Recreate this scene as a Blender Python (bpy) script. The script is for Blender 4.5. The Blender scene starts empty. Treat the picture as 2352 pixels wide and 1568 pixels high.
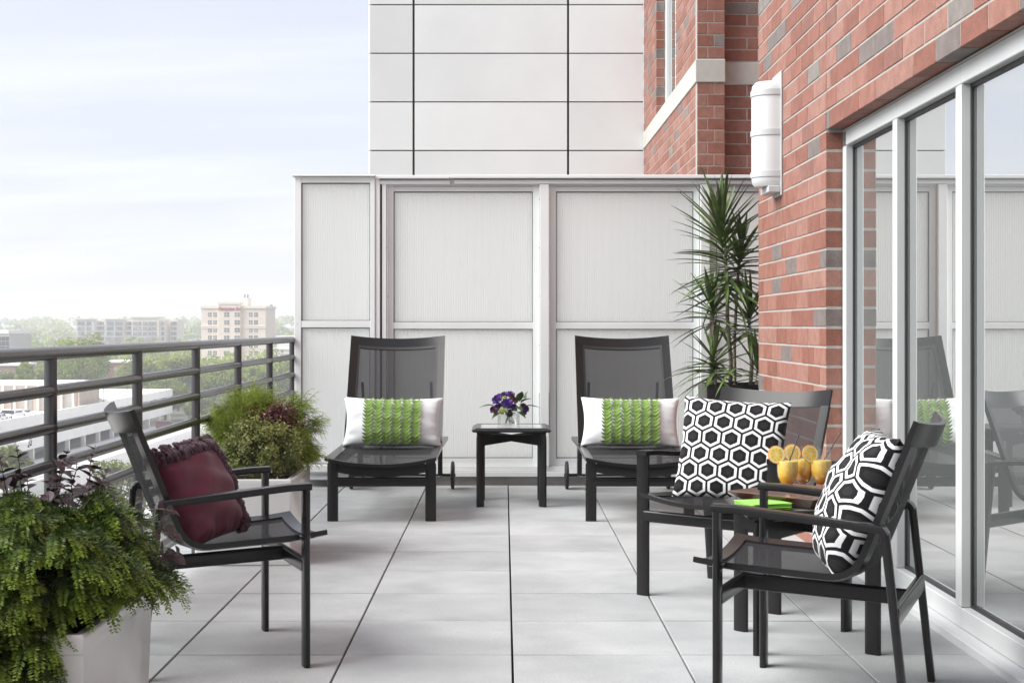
import bpy, math, random
import numpy as np
from mathutils import Vector, Matrix

random.seed(7)
rng = np.random.default_rng(7)
R = math.radians
scene = bpy.context.scene
col = scene.collection

# ------------------------------------------------------------------ camera
EYE = 1.184                       # camera height above the terrace paving
F = 3355.0 / 2352.0               # focal length / frame width
cam_d = bpy.data.cameras.new('camera')
cam = bpy.data.objects.new('camera', cam_d)
col.objects.link(cam)
cam.location = (0, 0, EYE)
cam.rotation_euler = (R(90), 0, 0)
cam_d.sensor_width = 36
cam_d.lens = 36 * F
cam_d.shift_x = 18 / 2352
cam_d.shift_y = -32 / 2352
cam_d.clip_start = 0.05
cam_d.clip_end = 9000
scene.camera = cam

# ------------------------------------------------------------------ sky, sun, exposure
SUN_EL, SUN_ROT = R(42), R(257)   # veiled sun over the open left side of the terrace
world = bpy.data.worlds.new('World')
scene.world = world
world.use_nodes = True
wn, wl = world.node_tree.nodes, world.node_tree.links
wn.clear()
w_out = wn.new('ShaderNodeOutputWorld')
w_bg = wn.new('ShaderNodeBackground')
w_bg.inputs['Strength'].default_value = 0.10
w_sky = wn.new('ShaderNodeTexSky')
w_sky.sky_type = 'NISHITA'
w_sky.sun_disc = False
w_sky.sun_elevation = SUN_EL
w_sky.sun_rotation = SUN_ROT
w_sky.altitude = 200
w_sky.air_density = 1.0
w_sky.dust_density = 2.0
w_sky.ozone_density = 1.0
# thin high cloud over the whole sky
w_tc = wn.new('ShaderNodeTexCoord')
w_sep = wn.new('ShaderNodeSeparateXYZ')
wl.new(w_tc.outputs['Generated'], w_sep.inputs[0])
w_add = wn.new('ShaderNodeMath'); w_add.operation = 'ADD'; w_add.inputs[1].default_value = 0.22
w_mx = wn.new('ShaderNodeMath'); w_mx.operation = 'MAXIMUM'; w_mx.inputs[1].default_value = 0.0
wl.new(w_sep.outputs['Z'], w_mx.inputs[0]); wl.new(w_mx.outputs[0], w_add.inputs[0])
w_dx = wn.new('ShaderNodeMath'); w_dx.operation = 'DIVIDE'
w_dy = wn.new('ShaderNodeMath'); w_dy.operation = 'DIVIDE'
wl.new(w_sep.outputs['X'], w_dx.inputs[0]); wl.new(w_add.outputs[0], w_dx.inputs[1])
wl.new(w_sep.outputs['Y'], w_dy.inputs[0]); wl.new(w_add.outputs[0], w_dy.inputs[1])
w_cmb = wn.new('ShaderNodeCombineXYZ')
wl.new(w_dx.outputs[0], w_cmb.inputs[0]); wl.new(w_dy.outputs[0], w_cmb.inputs[1])
w_map = wn.new('ShaderNodeMapping')
w_map.inputs['Rotation'].default_value = (0, 0, R(24))
w_map.inputs['Scale'].default_value = (0.55, 2.6, 1)
wl.new(w_cmb.outputs[0], w_map.inputs[0])
w_noise = wn.new('ShaderNodeTexNoise')
w_noise.inputs['Scale'].default_value = 1.5
w_noise.inputs['Detail'].default_value = 7
w_noise.inputs['Roughness'].default_value = 0.55
w_noise.inputs['Distortion'].default_value = 0.6
wl.new(w_map.outputs[0], w_noise.inputs['Vector'])
w_ramp = wn.new('ShaderNodeMapRange')
w_ramp.inputs['From Min'].default_value = 0.38
w_ramp.inputs['From Max'].default_value = 0.68
w_ramp.inputs['To Min'].default_value = 0.0
w_ramp.inputs['To Max'].default_value = 1.0
wl.new(w_noise.outputs['Fac'], w_ramp.inputs['Value'])
w_mix = wn.new('ShaderNodeMix'); w_mix.data_type = 'RGBA'
w_mix.inputs['Factor'].default_value = 0.93
w_veil = wn.new('ShaderNodeMix'); w_veil.data_type = 'RGBA'
w_veil.inputs['A'].default_value = (1.69, 1.73, 2.02, 1)     # thin veil of cloud, same units as the sky
w_veil.inputs['B'].default_value = (1.95, 1.98, 2.10, 1)     # thicker streaks
wl.new(w_ramp.outputs[0], w_veil.inputs['Factor'])
wl.new(w_veil.outputs['Result'], w_mix.inputs['B'])
wl.new(w_sky.outputs[0], w_mix.inputs['A'])
wl.new(w_mix.outputs['Result'], w_bg.inputs['Color'])
wl.new(w_bg.outputs[0], w_out.inputs['Surface'])

sun_d = bpy.data.lights.new('sun', 'SUN')
sun_d.energy = 1.5
sun_d.angle = R(50)
sun_d.color = (1.0, 0.99, 0.955)
sun = bpy.data.objects.new('sun', sun_d)
col.objects.link(sun)
sdir = Vector((math.sin(SUN_ROT) * math.cos(SUN_EL), math.cos(SUN_ROT) * math.cos(SUN_EL), math.sin(SUN_EL)))
sun.rotation_euler = sdir.to_track_quat('Z', 'Y').to_euler()
sun.location = sdir * 60

scene.view_settings.view_transform = 'Standard'
scene.view_settings.look = 'None'
scene.view_settings.gamma = 1.0
scene.view_settings.use_curve_mapping = False
scene.view_settings.exposure = 2.2
scene.cycles.use_denoising = True
scene.cycles.max_bounces = 10
scene.cycles.diffuse_bounces = 5
scene.cycles.transparent_max_bounces = 24
scene.cycles.volume_bounces = 2
scene.cycles.caustics_reflective = False
scene.cycles.caustics_refractive = False
scene.cycles.sample_clamp_indirect = 6

# ------------------------------------------------------------------ material helpers
def new_mat(name):
    m = bpy.data.materials.new(name)
    m.use_nodes = True
    nt = m.node_tree
    return m, nt.nodes, nt.links, nt.nodes['Principled BSDF']

def rgb(c):
    return (c[0], c[1], c[2], 1)

def mat(name, c, rough=0.5, metal=0.0, var=0.0, vscale=6.0, bump=0.0, bscale=120.0, spec=0.5, c2=None,
        objvar=0.0, coat=0.0, stretch=None, sheen=0.0, rvar=0.0):
    m, n, l, p = new_mat(name)
    p.inputs['Roughness'].default_value = rough
    p.inputs['Metallic'].default_value = metal
    p.inputs['Specular IOR Level'].default_value = spec
    p.inputs['Coat Weight'].default_value = coat
    p.inputs['Coat Roughness'].default_value = .12
    p.inputs['Sheen Weight'].default_value = sheen
    p.inputs['Base Color'].default_value = rgb(c)
    tc = n.new('ShaderNodeTexCoord')
    vec = tc.outputs['Object']
    info = n.new('ShaderNodeObjectInfo')
    off = n.new('ShaderNodeVectorMath'); off.operation = 'ADD'
    sc_ = n.new('ShaderNodeVectorMath'); sc_.operation = 'SCALE'; sc_.inputs['Scale'].default_value = 37.0
    cx = n.new('ShaderNodeCombineXYZ')
    for i in range(3):
        l.new(info.outputs['Random'], cx.inputs[i])
    l.new(cx.outputs[0], sc_.inputs[0])
    l.new(vec, off.inputs[0]); l.new(sc_.outputs[0], off.inputs[1])
    vec = off.outputs[0]
    if stretch:
        mp = n.new('ShaderNodeMapping'); mp.inputs['Scale'].default_value = stretch
        l.new(vec, mp.inputs[0]); vec = mp.outputs[0]
    last = None
    if var > 0 or c2:
        no = n.new('ShaderNodeTexNoise'); no.inputs['Scale'].default_value = vscale
        no.inputs['Detail'].default_value = 6; no.inputs['Roughness'].default_value = 0.6
        l.new(vec, no.inputs['Vector'])
        mx = n.new('ShaderNodeMix'); mx.data_type = 'RGBA'
        a = [max(0, v * (1 - var)) for v in c]
        b = list(c2) if c2 else [min(1, v * (1 + var)) for v in c]
        mx.inputs['A'].default_value = rgb(a); mx.inputs['B'].default_value = rgb(b)
        mr = n.new('ShaderNodeMapRange')
        mr.inputs['From Min'].default_value = 0.3; mr.inputs['From Max'].default_value = 0.7
        l.new(no.outputs['Fac'], mr.inputs['Value']); l.new(mr.outputs[0], mx.inputs['Factor'])
        last = mx.outputs['Result']
        if rvar:
            rr = n.new('ShaderNodeMapRange'); rr.inputs['To Min'].default_value = rough - rvar; rr.inputs['To Max'].default_value = rough + rvar
            l.new(no.outputs['Fac'], rr.inputs['Value']); l.new(rr.outputs[0], p.inputs['Roughness'])
    if objvar > 0:
        hs = n.new('ShaderNodeHueSaturation')
        mr2 = n.new('ShaderNodeMapRange'); mr2.inputs['To Min'].default_value = 1 - objvar; mr2.inputs['To Max'].default_value = 1 + objvar
        l.new(info.outputs['Random'], mr2.inputs['Value']); l.new(mr2.outputs[0], hs.inputs['Value'])
        if last is not None: l.new(last, hs.inputs['Color'])
        else: hs.inputs['Color'].default_value = rgb(c)
        last = hs.outputs['Color']
    if last is not None:
        l.new(last, p.inputs['Base Color'])
    if bump > 0:
        nb = n.new('ShaderNodeTexNoise'); nb.inputs['Scale'].default_value = bscale; nb.inputs['Detail'].default_value = 4
        l.new(vec, nb.inputs['Vector'])
        bp = n.new('ShaderNodeBump'); bp.inputs['Strength'].default_value = bump; bp.inputs['Distance'].default_value = 0.01
        l.new(nb.outputs['Fac'], bp.inputs['Height']); l.new(bp.outputs[0], p.inputs['Normal'])
    return m

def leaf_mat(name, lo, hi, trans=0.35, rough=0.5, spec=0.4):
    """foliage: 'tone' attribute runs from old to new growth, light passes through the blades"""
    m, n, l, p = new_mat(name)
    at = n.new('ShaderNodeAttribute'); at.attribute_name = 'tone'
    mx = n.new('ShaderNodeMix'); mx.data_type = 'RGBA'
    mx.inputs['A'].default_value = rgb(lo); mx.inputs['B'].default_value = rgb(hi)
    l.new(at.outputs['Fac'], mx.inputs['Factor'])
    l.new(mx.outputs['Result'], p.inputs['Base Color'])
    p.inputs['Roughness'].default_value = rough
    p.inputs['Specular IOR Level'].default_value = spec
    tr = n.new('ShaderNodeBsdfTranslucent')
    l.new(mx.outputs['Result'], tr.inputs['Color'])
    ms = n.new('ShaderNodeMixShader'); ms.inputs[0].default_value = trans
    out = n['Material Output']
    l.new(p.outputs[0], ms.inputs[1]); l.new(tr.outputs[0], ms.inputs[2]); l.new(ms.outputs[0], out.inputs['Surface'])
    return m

def glass_mat(name, f0=.04, tint=(1, 1, 1), rough=0.0):
    """thin clear glass: mirror share grows with the grazing angle, the rest passes straight through"""
    m, n, l, p = new_mat(name)
    n.remove(p)
    lw = n.new('ShaderNodeLayerWeight'); lw.inputs['Blend'].default_value = .5
    pw = n.new('ShaderNodeMath'); pw.operation = 'POWER'; pw.inputs[1].default_value = 5
    l.new(lw.outputs['Facing'], pw.inputs[0])
    ml = n.new('ShaderNodeMath'); ml.operation = 'MULTIPLY_ADD'; ml.inputs[1].default_value = 1 - f0; ml.inputs[2].default_value = f0
    l.new(pw.outputs[0], ml.inputs[0])
    gl = n.new('ShaderNodeBsdfGlossy'); gl.inputs['Roughness'].default_value = rough
    tr = n.new('ShaderNodeBsdfTransparent'); tr.inputs['Color'].default_value = rgb(tint)
    ms = n.new('ShaderNodeMixShader')
    l.new(ml.outputs[0], ms.inputs[0]); l.new(tr.outputs[0], ms.inputs[1]); l.new(gl.outputs[0], ms.inputs[2])
    l.new(ms.outputs[0], n['Material Output'].inputs['Surface'])
    return m

# ------------------------------------------------------------------ mesh helpers
class MB:
    def __init__(self):
        self.v, self.f = [], []
    def add(self, vs, fs):
        o = len(self.v)
        self.v.extend([tuple(p) for p in vs])
        self.f.extend([tuple(i + o for i in f) for f in fs])
        return self
    def box(self, x0, y0, z0, x1, y1, z1, ch=0.0):
        if x1 < x0: x0, x1 = x1, x0
        if y1 < y0: y0, y1 = y1, y0
        if z1 < z0: z0, z1 = z1, z0
        if ch <= 0:
            vs = [(x0, y0, z0), (x1, y0, z0), (x1, y1, z0), (x0, y1, z0), (x0, y0, z1), (x1, y0, z1), (x1, y1, z1), (x0, y1, z1)]
            fs = [(0, 3, 2, 1), (4, 5, 6, 7), (0, 1, 5, 4), (1, 2, 6, 5), (2, 3, 7, 6), (3, 0, 4, 7)]
            return self.add(vs, fs)
        ch = min(ch, (x1 - x0) * .45, (y1 - y0) * .45, (z1 - z0) * .45)
        vs, idx = [], {}
        for i, (X, xs) in enumerate(((x0, 1), (x1, -1))):
            for j, (Y, ys) in enumerate(((y0, 1), (y1, -1))):
                for k, (Z, zs) in enumerate(((z0, 1), (z1, -1))):
                    idx[i, j, k, 0] = len(vs); vs.append((X, Y + ys * ch, Z + zs * ch))
                    idx[i, j, k, 1] = len(vs); vs.append((X + xs * ch, Y, Z + zs * ch))
                    idx[i, j, k, 2] = len(vs); vs.append((X + xs * ch, Y + ys * ch, Z))
        fs = []
        def q(*keys): return tuple(idx[k] for k in keys)
        fs.append(q((0, 0, 0, 0), (0, 0, 1, 0), (0, 1, 1, 0), (0, 1, 0, 0)))
        fs.append(q((1, 0, 0, 0), (1, 1, 0, 0), (1, 1, 1, 0), (1, 0, 1, 0)))
        fs.append(q((0, 0, 0, 1), (1, 0, 0, 1), (1, 0, 1, 1), (0, 0, 1, 1)))
        fs.append(q((0, 1, 0, 1), (0, 1, 1, 1), (1, 1, 1, 1), (1, 1, 0, 1)))
        fs.append(q((0, 0, 0, 2), (0, 1, 0, 2), (1, 1, 0, 2), (1, 0, 0, 2)))
        fs.append(q((0, 0, 1, 2), (1, 0, 1, 2), (1, 1, 1, 2), (0, 1, 1, 2)))
        for a in (0, 1):
            for b in (0, 1):
                fs.append(q((a, b, 0, 0), (a, b, 0, 1), (a, b, 1, 1), (a, b, 1, 0)))
                fs.append(q((a, 0, b, 0), (a, 0, b, 2), (a, 1, b, 2), (a, 1, b, 0)))
                fs.append(q((0, a, b, 1), (0, a, b, 2), (1, a, b, 2), (1, a, b, 1)))
        for i in (0, 1):
            for j in (0, 1):
                for k in (0, 1):
                    fs.append(q((i, j, k, 0), (i, j, k, 1), (i, j, k, 2)))
        return self.add(vs, fs)
    def sweep(self, path, prof, side=(0, 1, 0), scale=None, closed=False):
        """sweep a closed 2-D profile (a along 'side', b along side x tangent) along a path of points"""
        path = [Vector(p) for p in path]
        n, m = len(path), len(prof)
        side = Vector(side).normalized()
        vs = []
        for i, p in enumerate(path):
            if closed:
                t = path[(i + 1) % n] - path[i - 1]
            else:
                t = path[min(i + 1, n - 1)] - path[max(i - 1, 0)]
            t.normalize()
            s = side - t * side.dot(t)
            if s.length < 1e-4:
                s = Vector((1, 0, 0)) - t * t.x
            s.normalize()
            u = t.cross(s)
            k = 1.0
            if not closed and 0 < i < n - 1:           # keep the width through a bend
                d1 = (path[i] - path[i - 1]).normalized()
                k = 1.0 / max(0.5, math.sqrt(max(0.01, (1 + d1.dot((path[i + 1] - path[i]).normalized())) / 2)))
            sc = scale[i] if scale else 1.0
            for a, b in prof:
                vs.append(p + s * a * sc + u * b * sc * k)
        fs = []
        for i in range(n if closed else n - 1):
            for j in range(m):
                i2 = (i + 1) % n
                fs.append((i * m + j, i * m + (j + 1) % m, i2 * m + (j + 1) % m, i2 * m + j))
        if not closed:
            fs.append(tuple(reversed(range(m))))
            fs.append(tuple((n - 1) * m + j for j in range(m)))
        return self.add(vs, fs)
    def tube(self, p0, p1, r0, r1=None, seg=12):
        r1 = r0 if r1 is None else r1
        prof = [(math.cos(2 * math.pi * j / seg), math.sin(2 * math.pi * j / seg)) for j in range(seg)]
        d = (Vector(p1) - Vector(p0)).normalized()
        side = (1, 0, 0) if abs(d.x) < 0.8 else (0, 1, 0)
        return self.sweep([p0, p1], prof, side, [r0, r1])
    def path_tube(self, pts, radii, seg=8):
        prof = [(math.cos(2 * math.pi * j / seg), math.sin(2 * math.pi * j / seg)) for j in range(seg)]
        d = (Vector(pts[-1]) - Vector(pts[0])).normalized()
        side = (1, 0, 0) if abs(d.x) < 0.8 else (0, 1, 0)
        return self.sweep(pts, prof, side, radii)
    def lathe(self, prof, seg=24, c=(0, 0, 0), cap=False):
        vs, fs = [], []
        n = len(prof)
        for r, z in prof:
            for j in range(seg):
                a = 2 * math.pi * j / seg
                vs.append((c[0] + r * math.cos(a), c[1] + r * math.sin(a), c[2] + z))
        for i in range(n - 1):
            for j in range(seg):
                fs.append((i * seg + j, i * seg + (j + 1) % seg, (i + 1) * seg + (j + 1) % seg, (i + 1) * seg + j))
        if cap:
            fs.append(tuple(reversed(range(seg)))); fs.append(tuple((n - 1) * seg + j for j in range(seg)))
        return self.add(vs, fs)
    def prism(self, poly, axis, a, b):
        """extrude a 2-D polygon along axis 'x','y','z' from a to b"""
        n = len(poly)
        def P(p, t):
            if axis == 'x': return (t, p[0], p[1])
            if axis == 'y': return (p[0], t, p[1])
            return (p[0], p[1], t)
        vs = [P(p, a) for p in poly] + [P(p, b) for p in poly]
        fs = [tuple(range(n)), tuple(reversed(range(n, 2 * n)))]
        for i in range(n):
            fs.append((i, n + i, n + (i + 1) % n, (i + 1) % n))
        return self.add(vs, fs)
    def xform(self, M):
        self.v = [tuple(M @ Vector(p)) for p in self.v]
        return self
    def mesh(self, name, material=None, smooth=35):
        me = bpy.data.meshes.new(name)
        me.from_pydata(self.v, [], self.f)
        finish_mesh(me, material, smooth)
        return me
    def build(self, name, material, parent=None, smooth=35, loc=None, rot=None):
        return link(name, self.mesh(name, material, smooth), parent, loc, rot)

import bmesh
def finish_mesh(me, material, smooth):
    bm = bmesh.new(); bm.from_mesh(me)
    bmesh.ops.recalc_face_normals(bm, faces=bm.faces)
    bm.to_mesh(me); bm.free()
    if material: me.materials.append(material)
    if smooth:
        me.polygons.foreach_set('use_smooth', [True] * len(me.polygons))
        me.set_sharp_from_angle(angle=R(smooth))

def link(name, me, parent=None, loc=None, rot=None):
    o = bpy.data.objects.new(name, me)
    col.objects.link(o)
    if parent is not None: o.parent = parent
    if loc is not None: o.location = loc
    if rot is not None: o.rotation_euler = rot
    return o

def tag(o, label, cat, group=None):
    o['label'] = label; o['category'] = cat
    if group: o['group'] = group
    return o

def thing(name, label, cat, loc=(0, 0, 0), rotz=0.0, group=None):
    o = bpy.data.objects.new(name, None)
    o.empty_display_size = 0.1
    col.objects.link(o)
    o.location = loc; o.rotation_euler = (0, 0, rotz)
    return tag(o, label, cat, group)

def structure(o, label=None):
    o['kind'] = 'structure'
    if label: o['label'] = label
    return o

def copy_tree(o, parent=None):
    c = o.copy(); col.objects.link(c)
    if parent is not None: c.parent = parent
    for ch in list(o.children):
        copy_tree(ch, c)
    return c

def quads(name, V, tone, material, parent=None, kind=None, smooth=False):
    """V (n,k,3) polygons of k corners, tone (n,) or (n,k) -> one mesh object"""
    n, k = V.shape[0], V.shape[1]
    me = bpy.data.meshes.new(name)
    me.vertices.add(n * k); me.vertices.foreach_set('co', V.reshape(-1).astype(np.float32))
    me.loops.add(n * k); me.loops.foreach_set('vertex_index', np.arange(n * k, dtype=np.int32))
    me.polygons.add(n); me.polygons.foreach_set('loop_start', np.arange(0, n * k, k, dtype=np.int32))
    at = me.attributes.new('tone', 'FLOAT', 'POINT')
    t = tone if tone.ndim == 2 else np.repeat(tone[:, None], k, 1)
    at.data.foreach_set('value', t.reshape(-1).astype(np.float32))
    me.update(calc_edges=True)
    me.materials.append(material)
    o = link(name, me, parent)
    if kind: o['kind'] = kind
    return o

def rrect(w, h, r=0.004, n=3):
    """rounded rectangle profile, w along the first axis"""
    r = min(r, w * .49, h * .49)
    out = []
    for cx, cy, a0 in ((w / 2 - r, h / 2 - r, 0), (-w / 2 + r, h / 2 - r, 90), (-w / 2 + r, -h / 2 + r, 180), (w / 2 - r, -h / 2 + r, 270)):
        for i in range(n + 1):
            a = R(a0 + 90 * i / n)
            out.append((cx + r * math.cos(a), cy + r * math.sin(a)))
    return out

def blade(w, t, n=12):
    """flattened oval bar profile"""
    out = []
    for i in range(n):
        a = 2 * math.pi * i / n
        c, s = math.cos(a), math.sin(a)
        out.append((w / 2 * math.copysign(abs(c) ** .45, c), t / 2 * math.copysign(abs(s) ** .8, s)))
    return out

def bend(pts, r, n=5):
    """round the inner corners of a polyline"""
    pts = [Vector(p) for p in pts]
    out = [pts[0]]
    for i in range(1, len(pts) - 1):
        a, b, c = pts[i - 1], pts[i], pts[i + 1]
        d1 = (a - b); d2 = (c - b)
        rr = min(r, d1.length * .45, d2.length * .45)
        p, q = b + d1.normalized() * rr, b + d2.normalized() * rr
        for k in range(n + 1):
            t = k / n
            out.append(p * (1 - t) ** 2 + b * 2 * t * (1 - t) + q * t * t)
    out.append(pts[-1])
    return out

# ------------------------------------------------------------------ materials
M = {}
def brick_mat(name, per_island=False):
    m, n, l, p = new_mat(name)
    tc = n.new('ShaderNodeTexCoord')
    if per_island:
        src = n.new('ShaderNodeNewGeometry'); rnd = src.outputs['Random Per Island']
    else:
        src = n.new('ShaderNodeObjectInfo'); rnd = src.outputs['Random']
    ramp = n.new('ShaderNodeValToRGB')
    ramp.color_ramp.interpolation = 'CONSTANT'
    el = ramp.color_ramp.elements
    cols = [(0.0, (.248, .108, .080)), (.20, (.276, .133, .102)), (.40, (.224, .094, .069)), (.56, (.288, .150, .118)),
            (.72, (.260, .120, .090)), (.86, (.218, .104, .081)), (.925, (.170, .140, .130)), (.97, (.205, .180, .165))]
    while len(el) < len(cols): el.new(0.5)
    for e, (pos, c) in zip(el, cols):
        e.position = pos; e.color = rgb(c)
    l.new(rnd, ramp.inputs[0])
    add = n.new('ShaderNodeVectorMath'); add.operation = 'ADD'
    sc_ = n.new('ShaderNodeVectorMath'); sc_.operation = 'SCALE'; sc_.inputs['Scale'].default_value = 91.0
    cx = n.new('ShaderNodeCombineXYZ')
    for i in range(3): l.new(rnd, cx.inputs[i])
    l.new(cx.outputs[0], sc_.inputs[0]); l.new(tc.outputs['Object'], add.inputs[0]); l.new(sc_.outputs[0], add.inputs[1])
    no = n.new('ShaderNodeTexNoise'); no.inputs['Scale'].default_value = 160; no.inputs['Detail'].default_value = 5; no.inputs['Roughness'].default_value = .7
    l.new(add.outputs[0], no.inputs['Vector'])
    n2 = n.new('ShaderNodeTexNoise'); n2.inputs['Scale'].default_value = 14; n2.inputs['Detail'].default_value = 4
    l.new(add.outputs[0], n2.inputs['Vector'])
    hs = n.new('ShaderNodeHueSaturation')
    mr = n.new('ShaderNodeMapRange'); mr.inputs['From Min'].default_value = .3; mr.inputs['From Max'].default_value = .7
    mr.inputs['To Min'].default_value = .72; mr.inputs['To Max'].default_value = 1.3
    l.new(no.outputs['Fac'], mr.inputs['Value']); l.new(mr.outputs[0], hs.inputs['Value']); l.new(ramp.outputs[0], hs.inputs['Color'])
    h2 = n.new('ShaderNodeHueSaturation')
    m2 = n.new('ShaderNodeMapRange'); m2.inputs['From Min'].default_value = .3; m2.inputs['From Max'].default_value = .7
    m2.inputs['To Min'].default_value = .84; m2.inputs['To Max'].default_value = 1.16
    l.new(n2.outputs['Fac'], m2.inputs['Value']); l.new(m2.outputs[0], h2.inputs['Value']); l.new(hs.outputs[0], h2.inputs['Color'])
    l.new(h2.outputs[0], p.inputs['Base Color'])
    p.inputs['Roughness'].default_value = .58
    p.inputs['Specular IOR Level'].default_value = .22
    bp = n.new('ShaderNodeBump'); bp.inputs['Strength'].default_value = .5; bp.inputs['Distance'].default_value = .004
    l.new(no.outputs['Fac'], bp.inputs['Height']); l.new(bp.outputs[0], p.inputs['Normal'])
    return m
M['brick'] = brick_mat('brick_clay')
M['brick_far'] = brick_mat('brick_clay_joined', True)
M['mortar'] = mat('mortar', (.37, .35, .32), .95, var=.12, vscale=30, bump=.4, bscale=300)
M['stone'] = mat('precast_stone', (.46, .45, .42), .85, var=.10, vscale=8, bump=.25, bscale=400)
M['alu_white'] = mat('white_painted_aluminium', (.83, .852, .843), .38, var=.04, vscale=3, rvar=.06)
M['alu_silver'] = mat('silver_aluminium', (.60, .61, .62), .34, metal=.55, var=.05, vscale=4, rvar=.06)
M['clad'] = mat('cladding_paint', (.745, .765, .757), .34, metal=.1, var=.05, vscale=.9, objvar=.07, rvar=.05)
M['joint_dark'] = mat('dark_joint', (.045, .045, .05), .7, var=.2)
M['gasket'] = mat('black_gasket', (.018, .018, .02), .5, var=.2)
M['rail'] = mat('gunmetal_paint', (.078, .077, .080), .25, metal=.30)
M['frame'] = mat('dark_bronze_frame', (.012, .0115, .012), .24, metal=.0, var=.08, vscale=3, spec=.30)
M['frame2'] = mat('dark_bronze_inner', (.012, .012, .013), .55, var=.14, vscale=12)
M['concrete'] = mat('curb_concrete', (.30, .29, .28), .9, var=.18, vscale=7, bump=.4, bscale=150)
M['planter'] = mat('glossy_white_planter', (.67, .675, .665), .16, var=.05, vscale=3, spec=.5, coat=.3, rvar=.05)
M['planter_black'] = mat('black_planter', (.012, .012, .013), .28, var=.2)
M['soil'] = mat('potting_soil', (.035, .024, .016), .95, var=.5, vscale=40, bump=.8, bscale=90)
M['wood_bark'] = mat('bark', (.10, .075, .055), .9, var=.3, vscale=20, bump=.5, bscale=80)
M['cane'] = mat('cane_bark', (.30, .26, .20), .85, var=.30, vscale=26, bump=.6, bscale=70, stretch=(.6, .6, 3.5))
M['white_fabric'] = mat('white_cotton', (.74, .775, .785), .9, var=.03, vscale=20, bump=.12, bscale=900, sheen=.2, spec=.2)
M['green_felt'] = mat('green_felt', (.165, .275, .060), .9, var=.12, vscale=25, objvar=.10, sheen=.2, spec=.2)
M['maroon'] = mat('maroon_satin', (.092, .006, .027), .58, var=.18, vscale=14, bump=.12, bscale=40, sheen=.12, spec=.4)
M['maroon_ruffle'] = mat('maroon_velvet', (.034, .005, .017), .8, var=.3, vscale=30, bump=.4, bscale=90, sheen=.15)
M['clearglass'] = glass_mat('clear_glass', .07, (.985, .992, .99))
M['pane'] = glass_mat('window_glass', .84, (.93, .95, .95))
def milky_veil(m, amount, c):  # even pale diffuse share that imitates the milky look of reflections
    n, l = m.node_tree.nodes, m.node_tree.links
    out = n['Material Output']; src = out.inputs['Surface'].links[0].from_socket
    df = n.new('ShaderNodeBsdfDiffuse'); df.inputs['Color'].default_value = rgb(c)
    ms = n.new('ShaderNodeMixShader'); ms.inputs[0].default_value = amount
    l.new(src, ms.inputs[1]); l.new(df.outputs[0], ms.inputs[2]); l.new(ms.outputs[0], out.inputs['Surface'])
milky_veil(M['pane'], .09, (.62, .68, .66))
M['pane_low'] = glass_mat('window_glass_inner', .10, (.93, .95, .95))
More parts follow.
